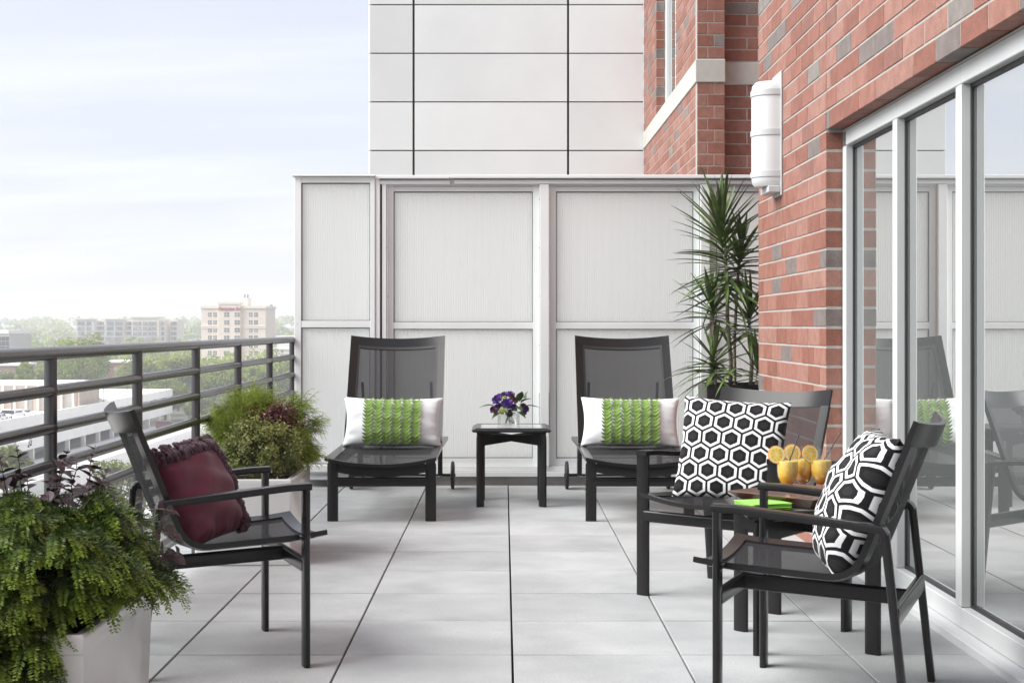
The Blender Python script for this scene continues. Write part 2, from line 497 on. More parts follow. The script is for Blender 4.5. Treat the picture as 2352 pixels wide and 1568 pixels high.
# paving with speckle and faint stains
def paver_mat():
    m, n, l, p = new_mat('concrete_paver')
    tc = n.new('ShaderNodeTexCoord'); info = n.new('ShaderNodeObjectInfo')
    cx = n.new('ShaderNodeCombineXYZ')
    for i in range(3): l.new(info.outputs['Random'], cx.inputs[i])
    sc_ = n.new('ShaderNodeVectorMath'); sc_.operation = 'SCALE'; sc_.inputs['Scale'].default_value = 53.0
    l.new(cx.outputs[0], sc_.inputs[0])
    add = n.new('ShaderNodeVectorMath'); add.operation = 'ADD'
    l.new(tc.outputs['Object'], add.inputs[0]); l.new(sc_.outputs[0], add.inputs[1])
    big = n.new('ShaderNodeTexNoise'); big.inputs['Scale'].default_value = 3.2; big.inputs['Detail'].default_value = 6
    fine = n.new('ShaderNodeTexNoise'); fine.inputs['Scale'].default_value = 230; fine.inputs['Detail'].default_value = 3; fine.inputs['Roughness'].default_value = .75
    vor = n.new('ShaderNodeTexVoronoi'); vor.inputs['Scale'].default_value = 75
    for t in (big, fine, vor): l.new(add.outputs[0], t.inputs['Vector'])
    mx = n.new('ShaderNodeMix'); mx.data_type = 'RGBA'
    mx.inputs['A'].default_value = (.318, .329, .334, 1); mx.inputs['B'].default_value = (.425, .436, .436, 1)
    mr = n.new('ShaderNodeMapRange'); mr.inputs['From Min'].default_value = .3; mr.inputs['From Max'].default_value = .7
    l.new(big.outputs['Fac'], mr.inputs['Value']); l.new(mr.outputs[0], mx.inputs['Factor'])
    hs = n.new('ShaderNodeHueSaturation')
    m2 = n.new('ShaderNodeMapRange'); m2.inputs['From Min'].default_value = .25; m2.inputs['From Max'].default_value = .75
    m2.inputs['To Min'].default_value = .74; m2.inputs['To Max'].default_value = 1.24
    l.new(fine.outputs['Fac'], m2.inputs['Value'])
    spk = n.new('ShaderNodeMapRange'); spk.inputs['From Min'].default_value = .02; spk.inputs['From Max'].default_value = .13
    spk.inputs['To Min'].default_value = 1.28; spk.inputs['To Max'].default_value = 1.0
    l.new(vor.outputs['Distance'], spk.inputs['Value'])
    rv = n.new('ShaderNodeMapRange'); rv.inputs['To Min'].default_value = .92; rv.inputs['To Max'].default_value = 1.06
    l.new(info.outputs['Random'], rv.inputs['Value'])
    k1 = n.new('ShaderNodeMath'); k1.operation = 'MULTIPLY'; k2 = n.new('ShaderNodeMath'); k2.operation = 'MULTIPLY'
    l.new(m2.outputs[0], k1.inputs[0]); l.new(spk.outputs[0], k1.inputs[1]); l.new(k1.outputs[0], k2.inputs[0]); l.new(rv.outputs[0], k2.inputs[1])
    geo = n.new('ShaderNodeNewGeometry')
    wz = n.new('ShaderNodeTexNoise'); wz.inputs['Scale'].default_value = 1.1; wz.inputs['Detail'].default_value = 8; wz.inputs['Roughness'].default_value = .62
    l.new(geo.outputs['Position'], wz.inputs['Vector'])
    wr_ = n.new('ShaderNodeMapRange'); wr_.inputs['From Min'].default_value = .32; wr_.inputs['From Max'].default_value = .62
    wr_.inputs['To Min'].default_value = .95; wr_.inputs['To Max'].default_value = 1.04
    l.new(wz.outputs['Fac'], wr_.inputs['Value'])
    k3 = n.new('ShaderNodeMath'); k3.operation = 'MULTIPLY'
    l.new(k2.outputs[0], k3.inputs[0]); l.new(wr_.outputs[0], k3.inputs[1])
    l.new(k3.outputs[0], hs.inputs['Value']); l.new(mx.outputs['Result'], hs.inputs['Color'])
    l.new(hs.outputs[0], p.inputs['Base Color'])
    p.inputs['Roughness'].default_value = .72
    p.inputs['Specular IOR Level'].default_value = .4
    bp = n.new('ShaderNodeBump'); bp.inputs['Strength'].default_value = .35; bp.inputs['Distance'].default_value = .003
    l.new(fine.outputs['Fac'], bp.inputs['Height']); l.new(bp.outputs[0], p.inputs['Normal'])
    return m
M['paver'] = paver_mat()

def flute_mat():
    m, n, l, p = new_mat('fluted_polycarbonate')
    p.inputs['Base Color'].default_value = (.905, .93, .92, 1)
    p.inputs['Roughness'].default_value = .26
    p.inputs['Specular IOR Level'].default_value = .6
    tr = n.new('ShaderNodeBsdfTranslucent'); tr.inputs['Color'].default_value = (.985, 1, .99, 1)
    ms = n.new('ShaderNodeMixShader'); ms.inputs[0].default_value = .72
    l.new(p.outputs[0], ms.inputs[1]); l.new(tr.outputs[0], ms.inputs[2])
    l.new(ms.outputs[0], n['Material Output'].inputs['Surface'])
    return m
M['flute'] = flute_mat()

# ------------------------------------------------------------------ terrace floor
FX0, FX1, FY0, FY1 = -1.80, 1.688, -1.4, 10.985
floor = structure(MB().box(FX0 - .03, FY0 - .3, -.34, 1.745, FY1 + .2, -.055).build('terrace_floor', M['joint_dark']))
GAP, PV = .0078, .6096
xj = [-1.799 + PV * k for k in range(6)] + [FX1]
yj = [5.296 + PV * k for k in range(-11, 10)] + [FY1]
paver_cache = {}
for i in range(len(xj) - 1):
    for j in range(len(yj) - 1):
        w, d = xj[i + 1] - xj[i] - GAP, yj[j + 1] - yj[j] - GAP * 1.15
        key = (round(w, 3), round(d, 3))
        if key not in paver_cache:
            paver_cache[key] = MB().box(-w / 2, -d / 2, -.05, w / 2, d / 2, 0, ch=.0016).mesh('paver', M['paver'], 0)
        o = link('paver', paver_cache[key], floor, ((xj[i] + xj[i + 1]) / 2, (yj[j] + yj[j + 1]) / 2, random.uniform(-.0012, .0006)))
        o.rotation_euler = (random.uniform(-.0012, .0012), random.uniform(-.0015, .0015), random.uniform(-.001, .001))
structure(MB().box(FX0 - .10, FY0 - .3, -.34, FX0 - .032, FY1 + .2, .012, ch=.006).build('terrace_edge', M['alu_silver']))
structure(MB().box(-1.80, 10.99, -.05, 4.2, 11.16, .062, ch=.006).build('concrete_curb', M['concrete']))
# the building below and the roof beyond the screen
structure(MB().box(-1.95, -8, -29, 13, 30, -.35).build('lower_storeys', M['stone']))
structure(MB().box(-1.90, 11.17, -.34, 1.63, 17.0, -.06).build('roof_beyond', M['concrete']))

# ------------------------------------------------------------------ railing of steel pipe
rail = thing('railing', 'dark grey steel pipe railing along the open left edge of the terrace', 'railing', (-1.59, 0, 0))
circ = [(math.cos(2 * math.pi * j / 16), math.sin(2 * math.pi * j / 16)) for j in range(16)]
post_y = [10.96, 9.90, 8.72, 7.53, 6.33, 5.12, 3.91, 2.70, 1.49, .28, -.93]
post_me = MB().tube((0, 0, -.05), (0, 0, 1.085), .0225, seg=16).mesh('post', M['rail'])
fl_me = MB().lathe([(.0, .012), (.05, .012), (.055, .008), (.055, 0), (0, 0)], 20).mesh('flange', M['rail'])
weld_me = MB().lathe([(.0235, -.006), (.0275, -.003), (.0275, .003), (.0235, .006)], 16).mesh('weld_collar', M['rail'])
for k, y in enumerate(post_y):
    p_ = link('post', post_me, rail, (0, y, 0))
    link('flange', fl_me, p_, (0, 0, .001))
for k in range(8):
    z = 1.093 - .1305 * k
    r = .0235 if k == 0 else .0205
    for a in range(len(post_y) - 1):
        ya, yb = post_y[a], post_y[a + 1]
        mb = MB()
        mb.sweep([(0, ya - .001, z), (0, ya - .012, z), (0, ya - .03, z), (0, yb + .03, z), (0, yb + .012, z), (0, yb + .001, z)],
                 circ, (1, 0, 0), [r * 1.22 if k else r, r * 1.12 if k else r, r, r, r * 1.12 if k else r, r * 1.22 if k else r])
        mb.build('top_rail' if k == 0 else 'rail', M['rail'], rail)

# ------------------------------------------------------------------ privacy screens of fluted panels
SC = 11.0 / 3355
def SX(px): return (px - 1158) * SC
def SZ(py): return EYE - (py - 752) * SC
def fluted(name, x0, x1, z0, z1, y, parent):
    pitch = .0172
    n = max(4, int((x1 - x0) / pitch)); sub = 6
    xs = np.linspace(x0, x1, n * sub + 1)
    ys = y - .0022 * np.abs(np.sin(np.pi * np.arange(n * sub + 1) / sub)) ** .7
    vs, fs = [], []
    for zz in (z0, z1):
        vs += [(x, yy, zz) for x, yy in zip(xs, ys)]
    m = len(xs)
    for i in range(m - 1): fs.append((i, i + 1, m + i + 1, m + i))
    b = len(vs)
    vs += [(x0, y + .014, z0), (x1, y + .014, z0), (x1, y + .014, z1), (x0, y + .014, z1)]
    fs.append((b + 1, b, b + 3, b + 2))
    return MB().add(vs, fs).build(name, M['flute'], parent, smooth=50)

def gasket(x0, x1, z0, z1, y, parent, t=.0055):
    mb = MB()
    mb.box(x0, y, z1 - t, x1, y + .02, z1); mb.box(x0, y, z0, x1, y + .02, z0 + t * .7)
    mb.box(x0, y, z0 + t * .7, x0 + t * .8, y + .02, z1 - t); mb.box(x1 - t * .6, y, z0 + t * .7, x1, y + .02, z1 - t)
    mb.build('gasket', M['gasket'], parent, 0)

def bay(scr, xl, xa, xb, xr, ztop, za, zm1, zm0, zb, zbot, y):
    """stiles xl-xa and xb-xr, rails, two fluted panels"""
    A = M['alu_white']
    MB().box(xl, y, zbot, xa, y + .05, ztop, ch=.002).build('stile', A, scr)
    MB().box(xb, y, zbot, xr, y + .05, ztop, ch=.002).build('stile', A, scr)
    MB().box(xa, y + .002, za, xb, y + .05, ztop - .001, ch=.002).build('top_rail', A, scr)
    MB().box(xa, y + .002, zm0, xb, y + .05, zm1, ch=.002).build('middle_rail', A, scr)
    MB().box(xa, y + .002, zbot + .001, xb, y + .05, zb, ch=.002).build('bottom_rail', A, scr)
    for z0, z1 in ((zm1, za), (zb, zm0)):
        fluted('fluted_panel', xa + .002, xb - .002, z0 + .001, z1 - .001, y + .026, scr)
        gasket(xa + .001, xb - .001, z0 + .001, z1 - .001, y + .006, scr)

scr = thing('privacy_screen', 'long white metal screen with tall fluted translucent panels across the terrace end', 'screen', (0, 0, 0))
A = M['alu_white']
zt, zs = SZ(428), SZ(1069)
bays = [(890, 904, 1224, 1238), (1262, 1277, 1593, 1606), (1630, 1645, 1961, 1975)]
for a, b, c, d in bays:
    bay(scr, SX(a), SX(b), SX(c), SX(d), zt, SZ(440), SZ(740), SZ(755), SZ(1052), zs, 11.0)
for a, b in ((1239.5, 1260.5), (1607.5, 1628.5), (1976.5, 1998)):
    MB().box(SX(a), 10.955, zs, SX(b), 11.06, SZ(424.5), ch=.003).build('mullion', A, scr)
MB().box(SX(863), 10.95, SZ(1092), SX(874), 11.06, SZ(406), ch=.003).build('end_post', A, scr)
MB().box(SX(874.5), 10.985, zs, SX(878), 11.06, SZ(426), ch=.001).build('shadow_gap', M['joint_dark'], scr)
MB().box(SX(878.5), 10.962, zs, SX(888), 11.06, SZ(421), ch=.002).build('end_trim', A, scr)
# cap and header built from two lengths with a lap joint
for xa, xb, oz in ((SX(863), SX(1034), -.001), (SX(1034.6), 4.1, .0015)):
    MB().box(xa, 10.925, SZ(412) + oz, xb, 11.10, SZ(404.5) + oz, ch=.003).build('cap', A, scr)
    MB().box(xa + .03, 10.955, SZ(424) + oz, xb, 11.06, SZ(416) + oz, ch=.002).build('header_trim', A, scr)
MB().box(SX(876), 10.99, SZ(428), 4.1, 11.05, SZ(412) - .003).build('header_backing', M['alu_silver'], scr)
MB().box(SX(876), 10.975, SZ(1080), 4.1, 11.06, SZ(1069.5), ch=.002).build('sill', A, scr)
MB().box(SX(876), 10.955, SZ(1093), 4.1, 11.06, SZ(1081), ch=.003).build('base_channel', A, scr)

es = thing('end_screen', 'narrow white fluted panel screen beside the railing end', 'screen', (0, 0, 0))
ye = 10.94
SCe = ye / 3355
def EX(px): return (px - 1158) * SCe
def EZ(py): return EYE - (py - 752) * SCe
bay(es, EX(676), EX(692), EX(850), EX(861), EZ(406), EZ(420), EZ(737), EZ(752), EZ(1050), EZ(1064), ye)
MB().box(EX(671), ye - .03, EZ(406) + .001, EX(863), ye + .09, EZ(402.5), ch=.003).build('cap', A, es)
MB().box(EX(676), ye - .01, .075, EX(861), ye + .06, EZ(1064) - .001, ch=.003).build('base_panel', M['alu_silver'], es)
MB().box(EX(700), ye - .07, EZ(1082), EX(861), ye - .012, EZ(1066), ch=.004).build('drain_channel', A, es)
MB().box(EX(700), ye - .09, EZ(1099), EX(861), ye - .013, EZ(1093), ch=.004).build('drain_lip', M['alu_silver'], es)
scw = MB().lathe([(0, -.002), (.004, -.002), (.0045, 0), (0, 0)], 10).mesh('screw', M['alu_silver'])
for px, py in ((681, 412), (683, 744), (681, 1045)):
    link('screw', scw, es, (EX(px), ye - .0005, EZ(py)), (R(90), 0, 0))

# ------------------------------------------------------------------ brick helpers
CH, BH, JT = .1016, .0917, .0112
brick_cache = {}
def brick_mesh(L, D=.09):
    key = (round(L, 3), D)
    if key not in brick_cache:
        mb = MB().box(-D / 2, -L / 2, -BH / 2, D / 2, L / 2, BH / 2, ch=.0028)
        brick_cache[key] = mb.mesh('brick', M['brick'], 0)
    return brick_cache[key]
joined = {}
def put_brick(parent, c, L, facing, as_part=True, D=.09):
    """facing 'x': length along Y, outer face -X; 'y': length along X, outer face -Y.  c = centre of the outer face"""
    jit = random.uniform(-.0012, .0012)
    if facing == 'x':
        loc, rz = (c[0] + D / 2 + jit, c[1], c[2]), 0.0
    else:
        loc, rz = (c[0], c[1] + D / 2 + jit, c[2]), R(90)
    if as_part:
        o = link('brick', brick_mesh(L, D), parent, loc, (0, 0, rz + random.uniform(-.003, .003)))
    else:
        mb = joined.setdefault(parent.name, MB())
        if facing == 'x': mb.box(loc[0] - D / 2, c[1] - L / 2, c[2] - BH / 2, loc[0] + D / 2, c[1] + L / 2, c[2] + BH / 2)
        else: mb.box(c[0] - L / 2, loc[1] - D / 2, c[2] - BH / 2, c[0] + L / 2, loc[1] + D / 2, c[2] + BH / 2)
def course(a, b, k, L=.305, off=None, flip=False):
    """split the run a..b into bricks of one course; yields centre, length"""
    o = (L / 2 if k % 2 else 0) if off is None else off
    cuts = []
    t = -o
    while t < (b - a):
        s, e = max(0, t), min(b - a, t + L)
        if e - s > .03: cuts.append((s, e))
        elif cuts and e - s > 0: cuts[-1] = (cuts[-1][0], e)
        t += L
    for s, e in cuts:
        if flip: s, e = (b - a) - e, (b - a) - s
        yield a + (s + e) / 2, (e - s) - JT

# ------------------------------------------------------------------ brick wing on the right
XB, XF, YJ, YE, ZS = 1.665, 1.75, 7.56, 9.57, 2.20
wing = thing('brick_wing', 'red brick wing of the building along the right side of the terrace', 'building')
MB().box(XB + .0035, YJ + .006, -.34, XB + .32, YE - .006, 3.60).build('mortar_wall', M['mortar'], wing, 0)
MB().box(XB + .0035, -.6, ZS + .014, XB + .32, YJ - .004, 3.60).build('mortar_wall', M['mortar'], wing, 0)
MB().box(XB + .012, YJ - .003, ZS, XB + .05, YJ + .003, 3.60).build('control_joint', M['mortar'], wing, 0)
zc0 = ZS - 22 * CH
for k in range(34):
    z = zc0 + k * CH + CH / 2
    for c, L in course(YJ, YE, k, flip=False):
        if z < EYE + .224 * (c + .3) + .08: put_brick(wing, (XB, c, z), L, 'x')
        else: put_brick(wing, (XB, c, z), L, 'x', False)
for k in range(22, 35):
    z = zc0 + k * CH + CH / 2
    for c, L in course(-.6, YJ - .004, k, flip=True, off=(.07 if k % 2 else .22)):
        if c > 4.2 and z < EYE + .224 * (c + .3) + .08: put_brick(wing, (XB, c, z), L, 'x')
        else: put_brick(wing, (XB, c, z), L, 'x', False)
jm = joined.pop(wing.name).build('brick_courses', M['brick_far'], wing, 0); jm['kind'] = 'stuff'

def brick_tex_mat():
    m, n, l, p = new_mat('brick_storeys')
    tc = n.new('ShaderNodeTexCoord')
    sp = n.new('ShaderNodeSeparateXYZ'); l.new(tc.outputs['Object'], sp.inputs[0])
    ad = n.new('ShaderNodeMath'); ad.operation = 'ADD'; l.new(sp.outputs[0], ad.inputs[0]); l.new(sp.outputs[1], ad.inputs[1])
    cb = n.new('ShaderNodeCombineXYZ'); l.new(ad.outputs[0], cb.inputs[0]); l.new(sp.outputs[2], cb.inputs[1])
    bt = n.new('ShaderNodeTexBrick'); bt.inputs['Scale'].default_value = 1
    bt.inputs['Brick Width'].default_value = .305; bt.inputs['Row Height'].default_value = .1016; bt.inputs['Mortar Size'].default_value = .005
    bt.inputs['Color1'].default_value = (.28, .125, .10, 1); bt.inputs['Color2'].default_value = (.21, .092, .073, 1); bt.inputs['Mortar'].default_value = (.5, .47, .43, 1)
    l.new(cb.outputs[0], bt.inputs['Vector']); l.new(bt.outputs['Color'], p.inputs['Base Color'])
    p.inputs['Roughness'].default_value = .9
    return m
M['brick_tex'] = brick_tex_mat()
MB().box(XB, -4, 3.605, 12, YE, 15).build('upper_storeys', M['brick_tex'], wing, 0)
MB().box(XB, -4, -.34, 2.0, -.61, 3.60).build('end_wall', M['brick_tex'], wing, 0)
MB().box(XB + .33, YE - .3, -.34, 12, YE - .002, 3.60).build('return_wall', M['brick_tex'], wing, 0)
MB().box(3.2, YE, -.34, 12, 12.6, 15).build('link_block', M['brick_tex'], wing, 0)
MB().box(-1.95, -5.2, -.34, XB - .002, -4.6, 7.5).build('rear_light_blocker', M['stone'], wing, 0)  # unseen wall behind the camera, added to darken reflections and front light
# dim room behind the glass
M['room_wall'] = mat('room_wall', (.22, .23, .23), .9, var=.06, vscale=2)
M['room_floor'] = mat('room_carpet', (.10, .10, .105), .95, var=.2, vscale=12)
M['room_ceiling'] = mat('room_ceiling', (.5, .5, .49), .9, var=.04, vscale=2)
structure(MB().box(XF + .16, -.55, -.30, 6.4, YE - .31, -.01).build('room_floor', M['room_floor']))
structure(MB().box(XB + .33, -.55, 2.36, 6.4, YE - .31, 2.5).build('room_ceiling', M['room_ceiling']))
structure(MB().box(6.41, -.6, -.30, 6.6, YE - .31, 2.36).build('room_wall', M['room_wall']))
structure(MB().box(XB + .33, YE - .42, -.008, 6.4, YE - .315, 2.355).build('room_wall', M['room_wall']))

# ------------------------------------------------------------------ glazed wall
gw = thing('glazed_wall', 'tall white framed glass doors set in the brick wing', 'window')
W_ = M['window_paint'] = mat('window_frame_paint', (.60, .615, .61), .36, var=.03, vscale=3)
ym = [7.52, 6.55, 5.63, 4.70, 3.77, 2.84, 1.91, .98, .05]
zb, zh = .112, 2.117
mul = MB().box(0, -.034, zb + .001, .15, .034, zh - .001, ch=.003).mesh('mullion', W_, 30)
for i, y in enumerate(ym):
    link('mullion', mul, gw, (XF, y, 0))
for i in range(len(ym) - 1):
    ya, yb = ym[i + 1] + .034, ym[i] - .034
    MB().box(XF + .0005, ya - .067, zh, XF + .15, yb + .0005, ZS - .008, ch=.003).build('head', W_, gw)
    MB().box(XF + .0005, ya - .067, .034, XF + .15, yb + .0005, zb, ch=.003).build('bottom_rail', W_, gw)
    g = MB()
    for t in (0,):
        g.box(XF + .036, ya, zh - .016, XF + .075, yb, zh - .0005); g.box(XF + .036, ya, zb + .0005, XF + .075, yb, zb + .014)
        g.box(XF + .036, ya, zb + .014, XF + .075, ya + .016, zh - .016); g.box(XF + .036, yb - .016, zb + .014, XF + .075, yb, zh - .016)
    g.build('gasket', M['gasket'], gw, 0)
    pn = MB().box(XF + .046, ya + .012, zb + .010, XF + .052, yb - .012, zh - .012).build('pane', M['pane'], gw, 0)
    MB().box(XF + .066, ya + .012, zb + .010, XF + .072, yb - .012, zh - .012).build('inner_pane', M['pane_low'], pn, 0)
MB().box(XF + .0005, ym[-1] - .5, .034, XF + .15, ym[-1] - .034, ZS - .008, ch=.003).build('end_panel', W_, gw)
MB().box(1.6865, -.6, -.05, XF + .15, YJ - .002, .033, ch=.004).build('sill', W_, gw)
MB().box(XF - .004, -.5, ZS - .0075, XF + .10, YJ - .004, ZS - .0005).build('sealant', M['stone'], gw)

# ------------------------------------------------------------------ far brick block with stone band and window
PX, PY, PX2, PY2, SE = 1.634, 12.40, 1.874, 12.54, 17.1
ZB0, ZB1 = 3.262, 3.465
blk = thing('brick_block', 'red brick block with a pale stone band rising behind the screen', 'building')
mm = M['mortar']
MB().box(PX + .0035, PY + .0035, -.06, PX2 - .002, SE, ZB1 - .01).build('mortar_wall', mm, blk, 0)
MB().box(PX2 - .001, PY2 + .0035, -.06, 3.19, SE, 15).build('mortar_wall', mm, blk, 0)
YW0, YW1 = 13.92, 15.70
MB().box(PX + .0035, PY + .0035, ZB1 - .009, PX2 - .002, YW0 - .006, 15).build('mortar_wall', mm, blk, 0)
MB().box(PX + .0035, YW1 + .006, ZB1 - .009, PX2 - .002, SE, 15).build('mortar_wall', mm, blk, 0)
MB().box(PX + .007, YW0 - .005, 6.1, PX2 - .002, YW1 + .005, 15).build('mortar_wall', mm, blk, 0)
rows = [ZB0 - CH * (i + .5) + .004 for i in range(9)] + [ZB1 + CH * (i + .5) for i in range(16)]
for r_, z in enumerate(rows):
    if z < EYE + .224 * PY + .12:
        s = .092 if r_ % 2 else .148
        put_brick(blk, (PX + s / 2, PY, z), s - JT, 'y')
        put_brick(blk, (PX + s + (PX2 - PX - s) / 2, PY, z), PX2 - PX - s - JT * .3, 'y')
        for c, L in course(PX2 + .001, 2.36, r_, off=(.0 if r_ % 2 else .095)):
            put_brick(blk, (c, PY2, z), L, 'y')
    else:
        for c, L in course(PX, PX2, 0): put_brick(blk, (c, PY, z), L, 'y', False)
    for c, L in course(PY + .095, SE, r_):
        lo, hi = c - L / 2, c + L / 2
        if z > ZB1:
            if lo >= YW0 and hi <= YW1: continue
            if lo < YW0 < hi: hi = YW0
            if lo < YW1 < hi: lo = YW1
            if hi - lo < .03: continue
        vis = (z > EYE + .098 * c) and (z < EYE + .224 * c + .15)
        put_brick(blk, (PX, (lo + hi) / 2, z), hi - lo, 'x', vis)
if blk.name in joined:
    jm = joined.pop(blk.name).build('brick_courses', M['brick_far'], blk, 0); jm['kind'] = 'stuff'
st = M['stone']
MB().box(PX - .012, PY - .012, ZB0, PX2 + .004, PY + .12, ZB1 - .008, ch=.006).build('stone_band', st, blk)
MB().box(PX2 + .006, PY2 - .012, ZB0, 3.18, PY2 + .1, ZB1 - .008, ch=.006).build('stone_band', st, blk)
yy = PY + .123
while yy < SE - .01:
    y2 = min(yy + 1.2, SE)
    MB().box(PX - .012, yy, ZB0, PX + .12, y2 - .006, ZB1 - .008, ch=.005).build('stone_band', st, blk)
    yy = y2
win = MB().box(PX + .10, YW0, ZB1, PX + .17, YW0 + .07, 6.1, ch=.003).box(PX + .10, YW1 - .07, ZB1, PX + .17, YW1, 6.1, ch=.003) \
    .box(PX + .10, YW0 + .071, ZB1, PX + .17, YW1 - .071, ZB1 + .07, ch=.003).box(PX + .105, 14.78, ZB1 + .071, PX + .165, 14.84, 6.1, ch=.003).build('window_frame', M['alu_white'], blk)
MB().box(PX + .130, YW0 + .071, ZB1 + .071, PX + .136, YW1 - .071, 6.1).build('pane', M['pane'], win, 0)
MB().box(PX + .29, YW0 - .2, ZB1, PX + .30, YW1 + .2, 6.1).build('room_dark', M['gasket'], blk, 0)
# upper masses that shade the terrace
MB().box(3.195, 12.6, -.06, 12, 30, 15).build('upper_storeys', M['brick_tex'], blk, 0)

# ------------------------------------------------------------------ metal clad facade
fac = thing('metal_clad_block', 'building clad in large pale grey metal panels behind the screen', 'building')
FXs = [-1.575, -1.06, .749, 1.630]
FZs = [3.253 + .5685 * k for k in range(-5, 9)]
MB().box(-1.565, 17.13, -.06, 1.63, 26, FZs[-1]).build('backing_wall', M['joint_dark'], fac, 0)
for i in range(3):
    for j in range(len(FZs) - 1):
        x0, x1 = FXs[i] + (.013 if i else 0), FXs[i + 1] - (.013 if i < 2 else 0)
        dy = random.uniform(-.004, .004)
        MB().box(x0, 17.10, FZs[j] + .007, x1, 17.128, FZs[j + 1] - .007, ch=.002).build('cladding_panel', M['clad'], fac, 30,
             rot=(0, 0, 0))
for j in range(len(FZs) - 1):
    MB().box(-1.590, 17.129, FZs[j] + .007, -1.566, 26, FZs[j + 1] - .007, ch=.002).build('cladding_panel', M['clad'], fac, 30)

# ------------------------------------------------------------------ wall light
M['lamp_white'] = mat('opal_diffuser', (.58, .605, .60), .35, var=.02)
M['lamp_trim'] = mat('lamp_trim', (.47, .49, .495), .35, var=.03)
sc = thing('wall_sconce', 'tall white half-round wall light with three bands on the brick wall', 'wall light', (XB, 8.87, 1.975))
hw, pr = .125, .150
MB().box(-.012, -.14, 0, -.0005, .14, .745, ch=.003).build('back_plate', M['lamp_trim'], sc)
def half(r0, pr0, z0, z1, name, m_, dome=0):
    mb = MB(); prof = []
    n = 20
    zs = [(z0 + .0, .86), (z0 + .02, .965), (z0 + .05, 1.0), (z1 - .05, 1.0), (z1 - .02, .965), (z1, .86)] if dome else [(z0, 1), (z1, 1)]
    vs, fs = [], []
    for z, k in zs:
        for i in range(n + 1):
            a = math.pi * i / n
            vs.append((-.0125 - pr0 * k * math.sin(a) ** .85, -r0 * k * math.cos(a), z))
    m = n + 1
    for q in range(len(zs) - 1):
        for i in range(n): fs.append((q * m + i, q * m + i + 1, (q + 1) * m + i + 1, (q + 1) * m + i))
    for q in range(len(zs) - 1): fs.append((q * m + n, q * m, (q + 1) * m, (q + 1) * m + n))
    fs.append(tuple(range(m))); fs.append(tuple((len(zs) - 1) * m + i for i in range(m)))
    return mb.add(vs, fs).build(name, m_, sc, 40)
half(hw, pr, .06, .690, 'diffuser', M['lamp_white'], 1)
for z in (.115, .365, .605):
    half(hw + .006, pr + .006, z, z + .034, 'band', M['lamp_trim'])
MB().box(-.085, -.13, .018, -.013, .13, .058, ch=.004).build('bracket', M['lamp_trim'], sc)
for z in (.11, .62):
    link('screw', scw, sc, (-.0125, -.133, z), (0, R(-90), 0))
# ------------------------------------------------------------------ furniture of dark aluminium with mesh slings
def sling_mat():
    m, n, l, p = new_mat('woven_sling')
    tc = n.new('ShaderNodeTexCoord')
    sp = n.new('ShaderNodeSeparateXYZ'); l.new(tc.outputs['Object'], sp.inputs[0])
    wv = n.new('ShaderNodeTexNoise'); wv.inputs['Scale'].default_value = 420; wv.inputs['Detail'].default_value = 2
    l.new(tc.outputs['Object'], wv.inputs['Vector'])
    mx = n.new('ShaderNodeMix'); mx.data_type = 'RGBA'
    mx.inputs['A'].default_value = (.014, .014, .016, 1); mx.inputs['B'].default_value = (.034, .033, .037, 1)
    l.new(wv.outputs['Fac'], mx.inputs['Factor']); l.new(mx.outputs['Result'], p.inputs['Base Color'])
    p.inputs['Roughness'].default_value = .7
    p.inputs['Specular IOR Level'].default_value = .3
    bp = n.new('ShaderNodeBump'); bp.inputs['Strength'].default_value = .3; bp.inputs['Distance'].default_value = .002
    l.new(wv.outputs['Fac'], bp.inputs['Height']); l.new(bp.outputs[0], p.inputs['Normal'])
    # open weave: fine holes let what is behind show through
    tr = n.new('ShaderNodeBsdfTransparent'); tr.inputs['Color'].default_value = (1, 1, 1, 1)
    ms = n.new('ShaderNodeMixShader'); ms.inputs[0].default_value = .36
    l.new(p.outputs[0], ms.inputs[1]); l.new(tr.outputs[0], ms.inputs[2])
    l.new(ms.outputs[0], n['Material Output'].inputs['Surface'])
    return m
M['sling'] = sling_mat()

def shell(path, t0, t1, thick, bow, hw, nt=10, lift=0.0):
    """curved band of a slung seat: path of (x, z), t across -1..1, sagging by bow in the middle"""
    n = len(path); vs = []
    ts = [t0 + (t1 - t0) * i / nt for i in range(nt + 1)]
    for side in (0, 1):
        for i, (x, z) in enumerate(path):
            a, b = path[max(i - 1, 0)], path[min(i + 1, n - 1)]
            tx, tz = b[0] - a[0], b[1] - a[1]
            ln = math.hypot(tx, tz) or 1
            nx, nz = tz / ln, -tx / ln
            bw = bow if not isinstance(bow, tuple) else bow[0] + (bow[1] - bow[0]) * i / (n - 1)
            for t in ts:
                o = lift - bw * (1 - t * t) - side * thick
                vs.append((x + nx * o, t * hw, z + nz * o))
    m = nt + 1; fs = []; o2 = n * m
    for i in range(n - 1):
        for j in range(nt):
            fs.append((i * m + j, i * m + j + 1, (i + 1) * m + j + 1, (i + 1) * m + j))
            fs.append((o2 + i * m + j, o2 + (i + 1) * m + j, o2 + (i + 1) * m + j + 1, o2 + i * m + j + 1))
        fs.append((i * m, (i + 1) * m, o2 + (i + 1) * m, o2 + i * m))
        fs.append((i * m + nt, o2 + i * m + nt, o2 + (i + 1) * m + nt, (i + 1) * m + nt))
    for j in range(nt):
        fs.append((j, o2 + j, o2 + j + 1, j + 1))
        e = (n - 1) * m
        fs.append((e + j, e + j + 1, o2 + e + j + 1, o2 + e + j))
    return MB().add(vs, fs)

def resample(pts, step=.02):
    pts = [Vector((p[0], 0, p[1])) for p in pts]
    out = []
    for a, b in zip(pts[:-1], pts[1:]):
        k = max(1, int((b - a).length / step))
        for i in range(k): q = a.lerp(b, i / k); out.append((q.x, q.z))
    out.append((pts[-1].x, pts[-1].z))
    return out

